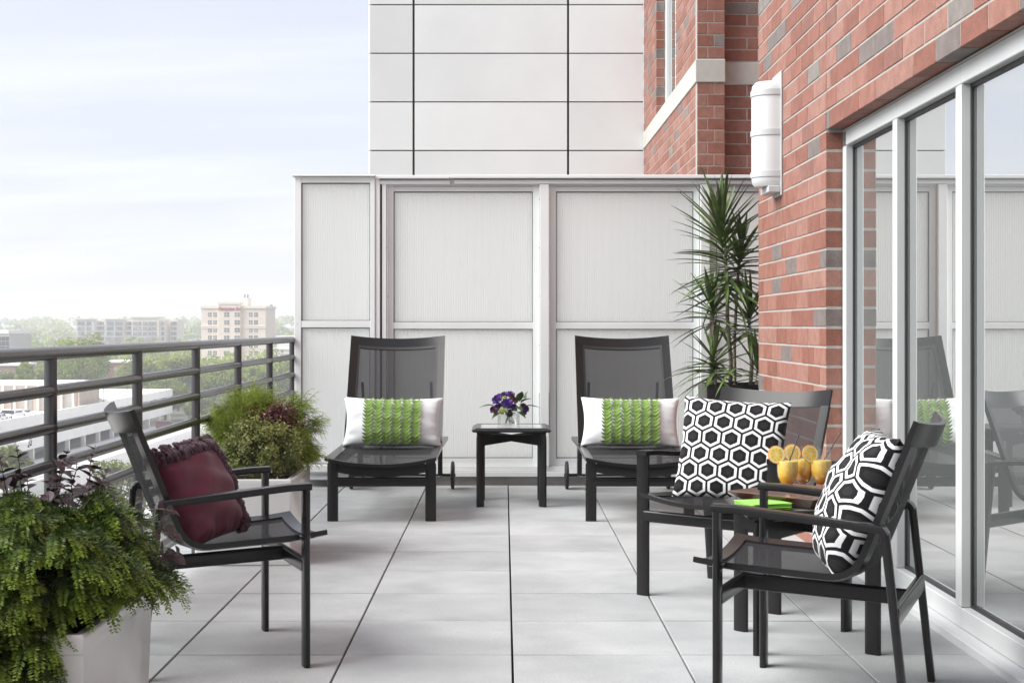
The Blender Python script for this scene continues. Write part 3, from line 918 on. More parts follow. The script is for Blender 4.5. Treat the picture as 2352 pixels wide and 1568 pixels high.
def cut(path, d0, d1):
    """part of a polyline between two distances (negative = from the end)"""
    P = [Vector((p[0], 0, p[1])) for p in path]
    L = [0]
    for a, b in zip(P[:-1], P[1:]): L.append(L[-1] + (b - a).length)
    tot = L[-1]
    d0 = tot + d0 if d0 < 0 else d0
    d1 = tot + d1 if d1 <= 0 else d1
    def pt(d):
        for i in range(len(P) - 1):
            if L[i + 1] >= d - 1e-9:
                q = P[i].lerp(P[i + 1], (d - L[i]) / max(1e-9, L[i + 1] - L[i])); return (q.x, q.z)
        return (P[-1].x, P[-1].z)
    return [pt(d0)] + [path[i] for i in range(len(P)) if d0 + .002 < L[i] < d1 - .002] + [pt(d1)]

FR = M['frame']
def make_armchair(label, loc, ang, group):
    t = thing('armchair', label, 'chair', loc, ang, group)
    hw = .285
    raw = bend([(.350, 0, .468), (.26, 0, .456), (-.135, 0, .436), (-.200, 0, .60), (-.320, 0, .908)], .075, 7)
    path = resample([(p.x, p.z) for p in raw], .03)
    bow = .036
    lip, top = .045, .075
    inner = cut(path, lip, -top)
    shell(inner, -.86, .86, .004, bow, hw, 12, lift=-.006).build('sling', M['sling'], t, 60)
    for s in (-1, 1):
        a, b = (.845, 1.0) if s > 0 else (-1.0, -.845)
        shell(inner, a, b, .020, bow, hw, 2).build('side_rail', FR, t, 40)
    shell(cut(path, 0, lip), -1, 1, .018, bow, hw, 14).build('front_lip', FR, t, 40)
    shell(cut(path, -top, 0), -1, 1, .016, bow * 1.45, hw, 16, lift=.001).build('top_band', FR, t, 40)
    ly = .330
    lp = blade(.064, .023)
    for s in (-1, 1):
        leg = [(.262, s * ly, .0), (.262, s * ly, .620)]
        MB().sweep(leg, lp, (0, 1, 0)).build('leg', FR, t, 40)
        arm = bend([(.278, s * ly, .629), (.20, s * ly, .627), (-.235, s * ly, .588), (-.245, s * ly, .570)], .009, 4)
        MB().sweep(arm, rrect(.056, .024, .006), (0, 1, 0)).build('armrest', FR, t, 40)
        MB().sweep([(-.243, s * ly, .575), (-.262, s * ly, .40), (-.305, s * ly, .0)], blade(.046, .026), (0, 1, 0)).build('leg', FR, t, 40)
        # brackets that hold the slung frame between the legs
        MB().tube((.25, s * (hw - .01), .446), (.256, s * (ly - .005), .446), .009, seg=8).build('bracket', FR, t)
        MB().tube((-.222, s * (hw - .008), .585), (-.226, s * (ly - .004), .585), .009, seg=8).build('bracket', FR, t)
    MB().sweep([(.262, -ly + .01, .352), (.262, ly - .01, .352)], rrect(.026, .052, .010), (1, 0, 0)).build('stretcher', FR, t, 40)
    MB().sweep([(-.270, -ly + .01, .328), (-.270, ly - .01, .328)], rrect(.026, .060, .010), (1, 0, 0)).build('stretcher', FR, t, 40)
    MB().sweep([(.252, 0, .352), (-.262, 0, .334)], rrect(.026, .052, .010), (0, 1, 0)).build('center_bar', FR, t, 40)
    return t

chair_group = 'dark mesh armchairs on the terrace'
ch1 = make_armchair('dark armchair with a maroon pillow beside the railing, facing right', (-1.059, 5.322, 0), R(21.6), chair_group)
ch2 = make_armchair('dark armchair nearest the glass doors, its back to the doors', (1.026, 4.711, 0), R(157.6), chair_group)
ch3 = make_armchair('dark armchair by the brick corner holding an upright patterned pillow', (1.037, 6.461, 0), R(-130.4), chair_group)

def make_chaise(label, x, group):
    t = thing('chaise_lounge', label, 'lounge chair', (x, 8.946, 0), R(-90), group)
    hw = .338
    bow = .042
    seat = resample([(.105, .398), (.04, .394), (-.90, .402)], .06)
    lip = .05
    inner = cut(seat, lip, 0)
    shell(inner, -.86, .86, .004, (bow, .010), hw, 14, lift=-.005).build('sling', M['sling'], t, 60)
    shell(cut(seat, 0, lip), -1, 1, .020, bow, hw, 16).build('front_lip', FR, t, 40)
    for s in (-1, 1):
        a, b = (.85, 1.0) if s > 0 else (-1.0, -.85)
        full = resample([(.055, .396), (-.90, .402), (-1.78, .385)], .1)
        shell(full, a, b, .024, (bow, .0), hw, 2).build('side_rail', FR, t, 40)
        MB().sweep([(.03, s * .285, .345), (-1.72, s * .285, .335)], rrect(.026, .050, .006), (0, 1, 0)).build('side_beam', FR, t, 40)
        MB().sweep([(0, s * .300, 0), (0, s * .300, .345), (0, s * .292, .362)], blade(.068, .030), (0, 1, 0)).build('leg', FR, t, 40)
        MB().box(-1.64, s * .272, .118, -1.56, s * .305, .345, ch=.006).build('leg', FR, t, 40)
        w = MB().lathe([(.0, -.011), (.030, -.011), (.033, -.008), (.080, -.008), (.086, -.013), (.098, -.011), (.102, -.005), (.102, .005),
                        (.098, .011), (.086, .013), (.080, .008), (.033, .008), (.030, .011), (0, .011)], 28)
        w.xform(Matrix.Translation((-1.78, s * .372, .102)) @ Matrix.Rotation(R(90), 4, 'X'))
        wh = w.build('wheel', M['frame2'], t, 40)
        MB().tube((-1.78, s * .28, .102), (-1.78, s * .392, .102), .011, seg=10).build('axle', FR, wh)
        MB().sweep([(-1.58, s * .288, .135), (-1.80, s * .288, .100)], rrect(.026, .034, .006), (0, 1, 0)).build('wheel_arm', FR, t, 40)
    MB().sweep([(0, -.29, .240), (0, .29, .240)], rrect(.034, .056, .012), (1, 0, 0)).build('stretcher', FR, t, 40)
    ap = [(.012, -.27 + .54 * i / 12, .330 - .030 * (1 - (2 * i / 12 - 1) ** 2)) for i in range(13)]
    MB().sweep(ap, rrect(.020, .060, .005), (1, 0, 0)).build('apron', FR, t, 40)
    MB().sweep([(-1.60, -.28, .290), (-1.60, .28, .290)], rrect(.03, .05, .008), (1, 0, 0)).build('stretcher', FR, t, 40)
    MB().sweep([(-1.78, -.36, .102), (-1.78, .36, .102)], blade(.018, .018), (1, 0, 0)).build('axle_bar', FR, t, 40)
    # raised backrest with its prop
    back = resample([(-.905, .418), (-.94, .462), (-1.385, 1.128)], .06)
    top = .072
    bi = cut(back, .05, -top)
    shell(bi, -.87, .87, .004, bow, hw - .006, 14, lift=-.006).build('back_sling', M['sling'], t, 60)
    for s in (-1, 1):
        a, b = (.84, 1.0) if s > 0 else (-1.0, -.84)
        shell(bi, a, b, .026, bow, hw - .006, 2).build('back_rail', FR, t, 40)
        shell(bi, *((.80, .838) if s > 0 else (-.838, -.80)), .010, bow, hw - .006, 2, lift=.001).build('sling_edge', M['frame2'], t, 40)
        MB().tube((-1.262, s * .24, .80), (-1.44, s * .24, .36), .010, seg=8).build('prop_strut', FR, t)
    shell(cut(back, -top, 0), -1, 1, .024, bow, hw - .006, 16, lift=.001).build('top_band', FR, t, 40)
    shell(cut(back, -top - .022, -top), -.838, .838, .010, bow, hw - .006, 12, lift=.0005).build('sling_edge', M['frame2'], t, 40)
    shell(cut(back, 0, .05), -1, 1, .022, bow, hw - .006, 12).build('lower_band', FR, t, 40)
    return t
cg = 'dark mesh lounge chairs facing the camera'
make_chaise('dark lounge chair left of the flower table, with a green banded pillow', -.750, cg)
make_chaise('dark lounge chair right of the flower table, near the tall plant', .832, cg)

M['table_glass'] = mat('frosted_table_glass', (.42, .45, .45), .06, var=.03, spec=.9)
def make_table(label, x, y, group):
    t = thing('side_table', label, 'table', (x, y, 0), 0, group)
    o, i, z1 = .263, .205, .522
    for k in range(4):
        mb = MB()
        vs = [(-o, -o, z1 - .016), (o, -o, z1 - .016), (o - .03, -o + .03, z1), (-o + .03, -o + .03, z1), (-i, -i, z1 - .002), (i, -i, z1 - .002),
              (-o + .012, -o + .012, z1 - .028), (o - .012, -o + .012, z1 - .028), (-i, -i, z1 - .022), (i, -i, z1 - .022)]
        fs = [(0, 1, 2, 3), (3, 2, 5, 4), (0, 6, 7, 1), (6, 8, 9, 7), (4, 5, 9, 8), (0, 3, 4, 8, 6), (1, 7, 9, 5, 2)]
        mb.add(vs, fs).xform(Matrix.Rotation(R(90 * k), 4, 'Z')).build('top_frame', FR, t, 25)
    MB().box(-i - .001, -i - .001, z1 - .012, i + .001, i + .001, z1 - .003).build('glass_top', M['table_glass'], t, 0)
    q = .206
    for k in range(4):
        rot = Matrix.Rotation(R(45 + 90 * k), 4, 'Z')
        d = q * math.sqrt(2)
        MB().sweep([(d, 0, 0), (d, 0, .45), (d - .004, 0, .474)], blade(.062, .026), (1, 0, 0)).xform(rot).build('leg', FR, t, 40)
        MB().prism([(d - .02, .396), (d - .035, .404), (0.012, .418), (0.012, .462), (d - .09, .474), (d + .012, .496), (d + .03, .496), (d + .004, .462), (d + .004, .396)],
                   'y', -.012, .012).xform(rot).build('brace', FR, t, 20)
    return t
tg = 'square dark side tables with glass tops'
make_table('dark side table between the two lounge chairs, under the flowers', .048, 9.86, tg)
make_table('dark side table between the armchairs, under the drinks tray', 1.132, 5.505, tg)

# ------------------------------------------------------------------ pillows
def pillow_mesh(w, h, t, n=30, pinch=.07, seed=0, wr=.004, sag=0.0, pinchx=None):
    r = np.random.default_rng(seed)
    ph = r.uniform(0, 6.28, 8)
    u = np.linspace(-1, 1, n + 1)
    U, V = np.meshgrid(u, u, indexing='ij')
    x = w / 2 * U * (1 - pinch * (1 - V ** 2) * U ** 2)
    z = h / 2 * V * (1 - (pinchx or pinch) * (1 - U ** 2) * V ** 2)
    th = t / 2 * np.clip((1 - U ** 2) * (1 - V ** 2), 0, 1) ** .42
    edge = (np.abs(U) ** 4 + np.abs(V) ** 4)
    wk = wr * (np.sin(5 * U + 3 * V + ph[0]) * np.sin(7 * V - 2 * U + ph[1]) + .6 * np.sin(14 * U * V + ph[2]) + .5 * np.sin(11 * V + 6 * U * U + ph[3])
               + edge * .9 * np.sin(26 * U + ph[4]) * np.abs(V) ** 3 + edge * .9 * np.sin(24 * V + ph[5]) * np.abs(U) ** 3)
    z = z - sag * (1 - V ** 2) * .5
    vs = []; fs = []; uv = []
    m = n + 1
    inner = (np.abs(U) < .999) & (np.abs(V) < .999)
    yF = -th - wk * inner * np.clip(th / (t * .2), 0, 1); yB = th + wk[::-1, :] * inner * np.clip(th / (t * .2), 0, 1)
    idF = np.arange(m * m).reshape(m, m)
    for i in range(m):
        for j in range(m): vs.append((x[i, j], yF[i, j], z[i, j])); uv.append(((U[i, j] + 1) / 2 * w, (V[i, j] + 1) / 2 * h))
    idB = idF.copy(); c = m * m
    for i in range(m):
        for j in range(m):
            if inner[i, j]:
                idB[i, j] = c; c += 1; vs.append((x[i, j], yB[i, j], z[i, j])); uv.append(((U[i, j] + 1) / 2 * w + .03, (V[i, j] + 1) / 2 * h))
    for i in range(n):
        for j in range(n):
            fs.append((idF[i, j], idF[i + 1, j], idF[i + 1, j + 1], idF[i, j + 1]))
            fs.append((idB[i, j], idB[i, j + 1], idB[i + 1, j + 1], idB[i + 1, j]))
    me = bpy.data.meshes.new('pillow'); me.from_pydata(vs, [], fs)
    ul = me.uv_layers.new(name='uv')
    for lp in me.loops: ul.data[lp.index].uv = uv[lp.vertex_index]
    return me, (x, yF, z)

def pillow_at(o, c, yaw, lean, roll=0.0):
    """yaw turns the front (-Y) about Z, lean tips the top back"""
    o.matrix_world = Matrix.Translation(c) @ Matrix.Rotation(yaw, 4, 'Z') @ Matrix.Rotation(-lean, 4, 'X') @ Matrix.Rotation(roll, 4, 'Y')

def hex_mat():
    m, n, l, p = new_mat('hexagon_print')
    uv = n.new('ShaderNodeUVMap'); uv.uv_map = 'uv'
    S = 1 / .088
    def vm(op, a, b=None, sc=None):
        q = n.new('ShaderNodeVectorMath'); q.operation = op
        for i, s in enumerate((a, b)):
            if s is None: continue
            if isinstance(s, tuple): q.inputs[i].default_value = s
            else: l.new(s, q.inputs[i])
        if sc: q.inputs['Scale'].default_value = sc
        return q
    def ma(op, a, b=None):
        q = n.new('ShaderNodeMath'); q.operation = op
        for i, s in enumerate((a, b)):
            if s is None: continue
            if isinstance(s, (int, float)): q.inputs[i].default_value = s
            else: l.new(s, q.inputs[i])
        return q.outputs[0]
    nz = n.new('ShaderNodeTexNoise'); nz.inputs['Scale'].default_value = 60; l.new(uv.outputs[0], nz.inputs['Vector'])
    p0 = vm('MULTIPLY', uv.outputs[0], (S, S * 1.06, 0)).outputs[0]
    p0 = vm('ADD', p0, (20.2, 20 * 1.7320508 + .35, 0)).outputs[0]
    r = (1, 1.7320508, 1); h = (.5, .8660254, .5)
    a = vm('SUBTRACT', vm('MODULO', p0, r).outputs[0], (.5, .8660254, 0)).outputs[0]
    b = vm('SUBTRACT', vm('MODULO', vm('SUBTRACT', p0, (.5, .8660254, 0)).outputs[0], r).outputs[0], (.5, .8660254, 0)).outputs[0]
    da, db = vm('LENGTH', a).outputs['Value'], vm('LENGTH', b).outputs['Value']
    pick = ma('LESS_THAN', da, db)
    mx = n.new('ShaderNodeMix'); mx.data_type = 'VECTOR'
    l.new(pick, mx.inputs['Factor']); l.new(b, mx.inputs[4]); l.new(a, mx.inputs[5])
    ab = vm('ABSOLUTE', mx.outputs[1]).outputs[0]
    sp = n.new('ShaderNodeSeparateXYZ'); l.new(ab, sp.inputs[0])
    d = ma('MAXIMUM', sp.outputs[0], vm('DOT_PRODUCT', ab, (.5, .8660254, 0)).outputs['Value'])
    white = ma('MULTIPLY', ma('GREATER_THAN', d, .318), ma('LESS_THAN', d, .444))
    core = ma('LESS_THAN', d, .17)
    c = n.new('ShaderNodeMix'); c.data_type = 'RGBA'
    c.inputs['A'].default_value = (.006, .006, .008, 1); c.inputs['B'].default_value = (.72, .72, .72, 1)
    l.new(white, c.inputs['Factor'])
    c2 = n.new('ShaderNodeMix'); c2.data_type = 'RGBA'
    l.new(core, c2.inputs['Factor']); l.new(c.outputs['Result'], c2.inputs['A']); c2.inputs['B'].default_value = (.016, .015, .015, 1)
    l.new(c2.outputs['Result'], p.inputs['Base Color'])
    p.inputs['Roughness'].default_value = .85; p.inputs['Sheen Weight'].default_value = .05; p.inputs['Specular IOR Level'].default_value = .2
    bp = n.new('ShaderNodeBump'); bp.inputs['Strength'].default_value = .25; bp.inputs['Distance'].default_value = .003
    l.new(white, bp.inputs['Height']); l.new(bp.outputs[0], p.inputs['Normal'])
    return m
M['hex'] = hex_mat()

me, _ = pillow_mesh(.47, .45, .15, 36, .055, 3, .003)
finish_mesh(me, M['hex'], 60)
pl = tag(link('pillow', me), 'square black and white hexagon pillow on the chair by the brick corner', 'pillow', 'black and white hexagon pillows')
pillow_at(pl, (.975, 6.27, .660), R(-22), R(17), R(3))
me, _ = pillow_mesh(.47, .47, .22, 36, .05, 8, .005)
finish_mesh(me, M['hex'], 60)
pl = tag(link('pillow', me), 'puffy black and white hexagon pillow on the chair nearest the glass doors', 'pillow', 'black and white hexagon pillows')
pillow_at(pl, (1.125, 4.64, .635), R(-97), R(24), R(0))

# maroon pillow with ruffled sides
me, (mx_, my_, mz_) = pillow_mesh(.40, .37, .16, 36, .05, 12, .006)
finish_mesh(me, M['maroon'], 60)
mp = tag(link('pillow', me), 'maroon satin pillow with dark ruffled edges on the left armchair', 'pillow')
def ruffle_edge(name, axis, parent):
    # rows of overlapping gathered folds along one edge of the pillow front
    mb = MB()
    n = 36
    rr = random.Random(5 if axis == 'u' else 9)
    for s in range(30):
        f = (s + .5) / 30
        for row in range(3):
            e = 1 - .05 - row * .075
            idx = int(f * n)
            k = int((e + 1) / 2 * n)
            i, j = (k, idx) if axis == 'u' else (idx, k)
            base = Vector((mx_[i, j], my_[i, j], mz_[i, j]))
            w = .011 * rr.uniform(.8, 1.3); hgt = .010 * rr.uniform(.6, 1.4)
            along = Vector((0, 0, 1)) if axis == 'u' else Vector((1, 0, 0))
            out = Vector((1, 0, 0)) if axis == 'u' else Vector((0, 0, 1))
            nrm = Vector((0, -1, 0))
            pts = []
            for q in range(7):
                a = math.pi * q / 6
                pts.append(base + out * (.020 * math.cos(a) + rr.uniform(-.002, .002)) + nrm * (hgt * math.sin(a) - .003) + along * rr.uniform(-.006, .006))
            mb.sweep(pts, blade(w * 1.3, w * .8, 8), along)
    mb.build(name, M['maroon_ruffle'], parent, 60)
ruffle_edge('ruffle', 'u', mp)
ruffle_edge('ruffle', 'v', mp)
pillow_at(mp, (-1.098, 5.27, .592), R(72), R(25), R(-3))

# white lumbar pillows with rows of green folded felt
def felt_mesh():
    n = 8; vs = []; fs = []
    for i in range(n + 1):
        s = -1 + 2 * i / n
        up = abs(s) ** 1.4 * .022
        out = -.002 - abs(s) ** 1.8 * .013
        x = s * .0355
        wdt = .027 * (1 - .90 * abs(s) ** 1.6)
        vs.append((x, out, up + wdt * .5)); vs.append((x, out - .002 - .004 * (1 - abs(s)), up - wdt * .5))
        vs.append((x, out + .0015, up - wdt * .5 + .001))
    for i in range(n):
        a, b = i * 3, (i + 1) * 3
        fs += [(a, b, b + 1, a + 1), (a + 1, b + 1, b + 2, a + 2), (a + 2, b + 2, b, a)]
    fs += [(0, 1, 2), (n * 3 + 2, n * 3 + 1, n * 3)]
    me = bpy.data.meshes.new('felt_fold'); me.from_pydata(vs, [], fs)
    finish_mesh(me, M['green_felt'], 40)
    return me
felt = felt_mesh()
def lumbar(label, c, yaw, lean, seed):
    w, h, t = .66, .335, .17
    me, (x, y, z) = pillow_mesh(w, h, t, 40, .075, seed, .0022, pinchx=.10)
    finish_mesh(me, M['white_fabric'], 60)
    o = tag(link('pillow', me), label, 'pillow', 'white lumbar pillows with green felt bands')
    r = random.Random(seed)
    n = 40
    for cidx in range(6):
        px = -.1635 + .0635 * cidx - .0
        for k in range(13):
            v = -.95 + 1.86 * (k + .5) / 13
            u = px / (w / 2)
            i = min(n - 1, max(0, int(round((u + 1) / 2 * n)))); jf = (v + 1) / 2 * n; j = int(jf); fr = jf - j
            yy = y[i, j] * (1 - fr) + y[i, min(n, j + 1)] * fr
            zz = z[i, j] * (1 - fr) + z[i, min(n, j + 1)] * fr
            sl = math.atan2(y[i, min(n, j + 1)] - y[i, max(0, j - 1)], z[i, min(n, j + 1)] - z[i, max(0, j - 1)] + 1e-6)
            q = link('felt_fold', felt, o, (px + .004, yy - .002, zz - .004), (-sl * .8 + r.uniform(-.08, .08), r.uniform(-.05, .05), r.uniform(-.05, .05)))
            q.scale = (r.uniform(.96, 1.06), r.uniform(.85, 1.2), r.uniform(.9, 1.1))
    pillow_at(o, c, yaw, lean, R(.6))
    return o
lumbar('white pillow with a green felt band on the left lounge chair', (-.742, 9.72, .556), R(0), R(14), 21)
lumbar('white pillow with a green felt band on the right lounge chair', (.838, 9.71, .556), R(-2), R(14), 22)

# ------------------------------------------------------------------ flowers in a glass vase
VX, VY, VZ = .030, 9.84, .5195
vase = thing('flower_vase', 'round clear glass vase of water on the side table between the lounge chairs', 'vase', (VX, VY, VZ))
MB().lathe([(0, 0), (.072, 0), (.075, .003), (.075, .105), (.072, .106), (.0715, .012), (0, .012)], 40).build('glass_wall', M['clearglass'], vase, 50)
M['water'] = glass_mat('vase_water', .02, (.96, .97, .965))
MB().lathe([(0, .013), (.0705, .013), (.0705, .080), (0, .080)], 40).build('water', M['water'], vase, 50)
bq = thing('bouquet', 'round bouquet of purple, dark red and lime flowers with broad green leaves', 'flowers', (VX, VY, VZ + .08))
M['purple'] = mat('purple_petal', (.105, .028, .30), .55, var=.25, vscale=30, c2=(.19, .075, .42), sheen=.2)
M['crimson'] = mat('crimson_petal', (.085, .006, .020), .6, var=.3, vscale=40, sheen=.2)
M['lime'] = mat('lime_floret', (.30, .40, .05), .6, var=.25, vscale=50)
M['stemgreen'] = mat('stem_green', (.07, .12, .035), .5, var=.2, vscale=30)
M['broadleaf'] = mat('broad_leaf', (.040, .085, .022), .38, var=.3, vscale=24, spec=.5)
def petal(w, h, cup, ruff, r):
    vs, fs = [], []
    nu, nv = 6, 5
    for j in range(nv + 1):
        v = j / nv
        for i in range(nu + 1):
            u = -1 + 2 * i / nu
            ww = w * math.sin(math.pi * (.12 + .62 * v)) 
            x = u * ww / 2
            z = h * v
            y = -cup * (v ** 1.6) * h + .35 * w * u * u * v + (ruff * math.sin(5 * u + r.uniform(0, 6)) * v * v)
            vs.append((x, y, z))
    m = nu + 1
    for j in range(nv):
        for i in range(nu): fs.append((j * m + i, j * m + i + 1, (j + 1) * m + i + 1, (j + 1) * m + i))
    return vs, fs
def flower_rose(c, dirv, size, seed):
    r = random.Random(seed); mb = MB()
    for ring, (n, tilt, rad, hh) in enumerate(((3, 5, .04, .62), (4, 18, .10, .72), (5, 34, .18, .82), (6, 52, .26, .90), (6, 74, .30, .92))):
        for i in range(n):
            vs, fs = petal(size * .86, size * hh, -.18, size * .05, r)
            Mx = Matrix.Rotation(2 * math.pi * (i + .37 * ring) / n + r.uniform(-.15, .15), 4, 'Z') @ Matrix.Translation((0, -rad * size, 0)) @ Matrix.Rotation(R(tilt + r.uniform(-6, 6)), 4, 'X')
            tmp = MB().add(vs, fs).xform(Mx); mb.add(tmp.v, tmp.f)
    q = Vector(dirv).to_track_quat('Z', 'Y').to_matrix().to_4x4()
    mb.xform(Matrix.Translation(c) @ q)
    return mb.build('purple_flower', M['purple'], bq, 60)
def flower_mum(c, dirv, size, seed):
    r = random.Random(seed); mb = MB()
    for ring, (n, tilt) in enumerate(((8, 12), (12, 35), (15, 58), (16, 82), (14, 105))):
        for i in range(n):
            a = 2 * math.pi * (i + .5 * (ring % 2)) / n + r.uniform(-.1, .1)
            L = size * r.uniform(.75, 1.0)
            vs = [(-.10 * L, 0, .1 * L), (.10 * L, 0, .1 * L), (.13 * L, -.03 * L, .65 * L), (0, -.0, 1.0 * L), (-.13 * L, -.03 * L, .65 * L)]
            tmp = MB().add(vs, [(0, 1, 2, 3, 4)]).xform(Matrix.Rotation(a, 4, 'Z') @ Matrix.Rotation(R(tilt + r.uniform(-8, 8)), 4, 'X')); mb.add(tmp.v, tmp.f)
    q = Vector(dirv).to_track_quat('Z', 'Y').to_matrix().to_4x4()
    mb.xform(Matrix.Translation(c) @ q)
    return mb.build('red_flower', M['crimson'], bq, 0)
def floret_ball(c, size, seed):
    r = random.Random(seed); mb = MB()
    for i in range(46):
        v = Vector((r.gauss(0, 1), r.gauss(0, 1), r.gauss(0, 1))).normalized()
        p = Vector(c) + v * size * r.uniform(.6, 1.0)
        s = size * .26
        q = v.to_track_quat('Z', 'Y').to_matrix().to_4x4()
        tmp = MB()
        for k in range(4):
            a = k * math.pi / 2 + r.uniform(0, .6)
            tmp.add([(0, 0, 0), (s * math.cos(a - .5), s * math.sin(a - .5), s * .25), (s * 1.15 * math.cos(a), s * 1.15 * math.sin(a), s * .1), (s * math.cos(a + .5), s * math.sin(a + .5), s * .25)], [(0, 1, 2, 3)])
        tmp.xform(Matrix.Translation(p) @ q); mb.add(tmp.v, tmp.f)
    return mb.build('lime_flower', M['lime'], bq, 0)
def broad_leaf(c, dirv, L, w, seed, droop=.25):
    r = random.Random(seed); vs, fs = [], []
    n = 8
    d = Vector(dirv).normalized(); side = d.cross(Vector((0, 0, 1))).normalized(); up = side.cross(d)
    for i in range(n + 1):
        t = i / n
        ww = w * (math.sin(math.pi * t ** .75) * .98 + .02)
        p = Vector(c) + d * L * t - Vector((0, 0, 1)) * droop * L * t * t
        vs += [p - side * ww / 2 + up * ww * .16, p, p + side * ww / 2 + up * ww * .16]
    for i in range(n):
        a, b = i * 3, i * 3 + 3
        fs += [(a, a + 1, b + 1, b), (a + 1, a + 2, b + 2, b + 1)]
    return MB().add(vs, fs).build('leaf', M['broadleaf'], bq, 60)
# positions measured on the bunch: x across, z up from the vase rim
def bp(px, py, dy=0.0):   # frame position of a bloom, dy towards the viewer
    d = VY - dy
    return ((px - 1158) * d / 3355 - VX, -dy, EYE - (py - 752) * d / 3355 - VZ - .08)
for i, (px, py, dy, s) in enumerate(((1142, 918, .06, .034), (1147, 934, .05, .030), (1164, 927, .10, .036), (1158, 908, .03, .028), (1172, 906, .01, .028), (1133, 940, .02, .024), (1202, 944, .03, .026), (1208, 938, .0, .024), (1180, 936, .04, .026))):
    c = Vector(bp(px, py, dy)); dirv = c - Vector((0, .03, -.01)); dirv.y -= .05
    flower_rose(c - dirv.normalized() * s * .3, dirv, s, 30 + i)
for i, (px, py, dy, s) in enumerate(((1146, 908, .03, .030), (1177, 909, .04, .032), (1184, 917, .05, .030), (1136, 942, .07, .030), (1171, 950, .09, .028), (1203, 930, .03, .030), (1152, 944, .08, .024))):
    c = Vector(bp(px, py, dy)); dirv = c - Vector((0, .03, -.03)); dirv.y -= .04
    flower_mum(c - dirv.normalized() * s * .4, dirv, s, 60 + i)
for i, (px, py, dy, s) in enumerate(((1154, 941, .11, .023), (1160, 916, .07, .022), (1203, 908, .02, .022))):
    floret_ball(bp(px, py, dy), s, 90 + i)
for i, (px, py, dy, L, w, d) in enumerate(((1136, 931, .03, .11, .052, (-1, -.1, .1)), (1193, 922, .05, .10, .06, (.2, -.3, 1)), (1196, 925, .04, .10, .062, (.7, -.3, .5)), (1205, 932, .02, .115, .045, (1, 0, .1)),
        (1168, 945, .09, .085, .05, (.5, -.5, .3)), (1183, 935, .09, .07, .06, (.6, -.6, -.1)), (1160, 952, .09, .09, .045, (.9, -.4, .35)), (1186, 946, .07, .08, .055, (.6, -.4, -.2)), (1207, 912, .0, .06, .035, (.3, 0, 1)), (1150, 948, .04, .08, .05, (-.6, -.5, -.2)))):
    broad_leaf(bp(px, py, dy), d, L, w, 120 + i)
for i in range(11):
    a = random.uniform(0, 6.28); rr = random.uniform(.02, .06)
    p1 = (math.cos(a) * rr, math.sin(a) * rr, .045); a2 = a + random.uniform(2.2, 4)
    p0 = (math.cos(a2) * rr * .9, math.sin(a2) * rr * .9, -.062)
    MB().tube(p0, p1, .0022, seg=6).build('stem', M['stemgreen'], bq)

# ------------------------------------------------------------------ drinks
M['tray'] = mat('walnut_tray', (.105, .045, .022), .32, var=.35, vscale=9, stretch=(1, 9, 4), spec=.5, coat=.2)
tr = thing('serving_tray', 'square brown wooden tray with flared sides holding three drinks', 'tray', (1.128, 5.543, .5225), R(42))
o_, i_, hgt = .200, .145, .040
for k in range(4):
    vs = [(-i_, -i_, 0), (i_, -i_, 0), (o_, -o_, hgt), (-o_, -o_, hgt), (-i_ + .006, -i_ + .006, .010), (i_ - .006, -i_ + .006, .010), (o_ - .010, -o_ + .010, hgt + .003), (-o_ + .010, -o_ + .010, hgt + .003)]
    fs = [(0, 1, 2, 3), (4, 7, 6, 5), (3, 2, 6, 7), (0, 3, 7, 4), (1, 5, 6, 2), (0, 4, 5, 1)]
    MB().add(vs, fs).xform(Matrix.Rotation(R(90 * k), 4, 'Z')).build('side', M['tray'], tr, 0)
MB().box(-i_, -i_, .001, i_, i_, .010).build('base', M['tray'], tr, 0)

def juice_mat():
    m, n, l, p = new_mat('orange_juice')
    tc = n.new('ShaderNodeTexCoord'); sp = n.new('ShaderNodeSeparateXYZ'); l.new(tc.outputs['Object'], sp.inputs[0])
    mr = n.new('ShaderNodeMapRange'); mr.inputs['From Min'].default_value = .075; mr.inputs['From Max'].default_value = .150
    nz = n.new('ShaderNodeTexNoise'); nz.inputs['Scale'].default_value = 60; l.new(tc.outputs['Object'], nz.inputs['Vector'])
    ad = n.new('ShaderNodeMath'); ad.operation = 'MULTIPLY_ADD'; ad.inputs[1].default_value = .03; l.new(nz.outputs['Fac'], ad.inputs[0]); l.new(sp.outputs[2], ad.inputs[2])
    l.new(ad.outputs[0], mr.inputs['Value'])
    mx = n.new('ShaderNodeMix'); mx.data_type = 'RGBA'; mx.inputs['A'].default_value = (1.0, .46, .006, 1); mx.inputs['B'].default_value = (1.0, .76, .22, 1)
    l.new(mr.outputs[0], mx.inputs['Factor']); l.new(mx.outputs['Result'], p.inputs['Base Color'])
    p.inputs['Roughness'].default_value = .25
    p.inputs['Subsurface Weight'].default_value = .25; p.inputs['Subsurface Radius'].default_value = (.03, .015, .004); p.inputs['Subsurface Scale'].default_value = 1.0
    return m
M['juice'] = juice_mat()
M['rind'] = mat('orange_rind', (.90, .38, .02), .5, var=.1, vscale=60, bump=.3, bscale=300)
M['pith'] = mat('orange_pith', (.95, .85, .50), .6, var=.05)
M['flesh'] = mat('orange_flesh', (.98, .60, .06), .35, var=.2, vscale=80, spec=.6)
M['straw'] = mat('black_straw', (.012, .012, .013), .35, var=.1)
outer = [(0, 0), (.034, 0), (.036, .002), (.030, .005), (.012, .009), (.006, .016), (.0048, .030), (.006, .040), (.016, .047), (.029, .058), (.0375, .078), (.0405, .100), (.0400, .128), (.0375, .158), (.0362, .172)]
inner_ = [(.0350, .172), (.0363, .158), (.0388, .128), (.0393, .100), (.0363, .079), (.028, .060), (.016, .050), (0, .047)]
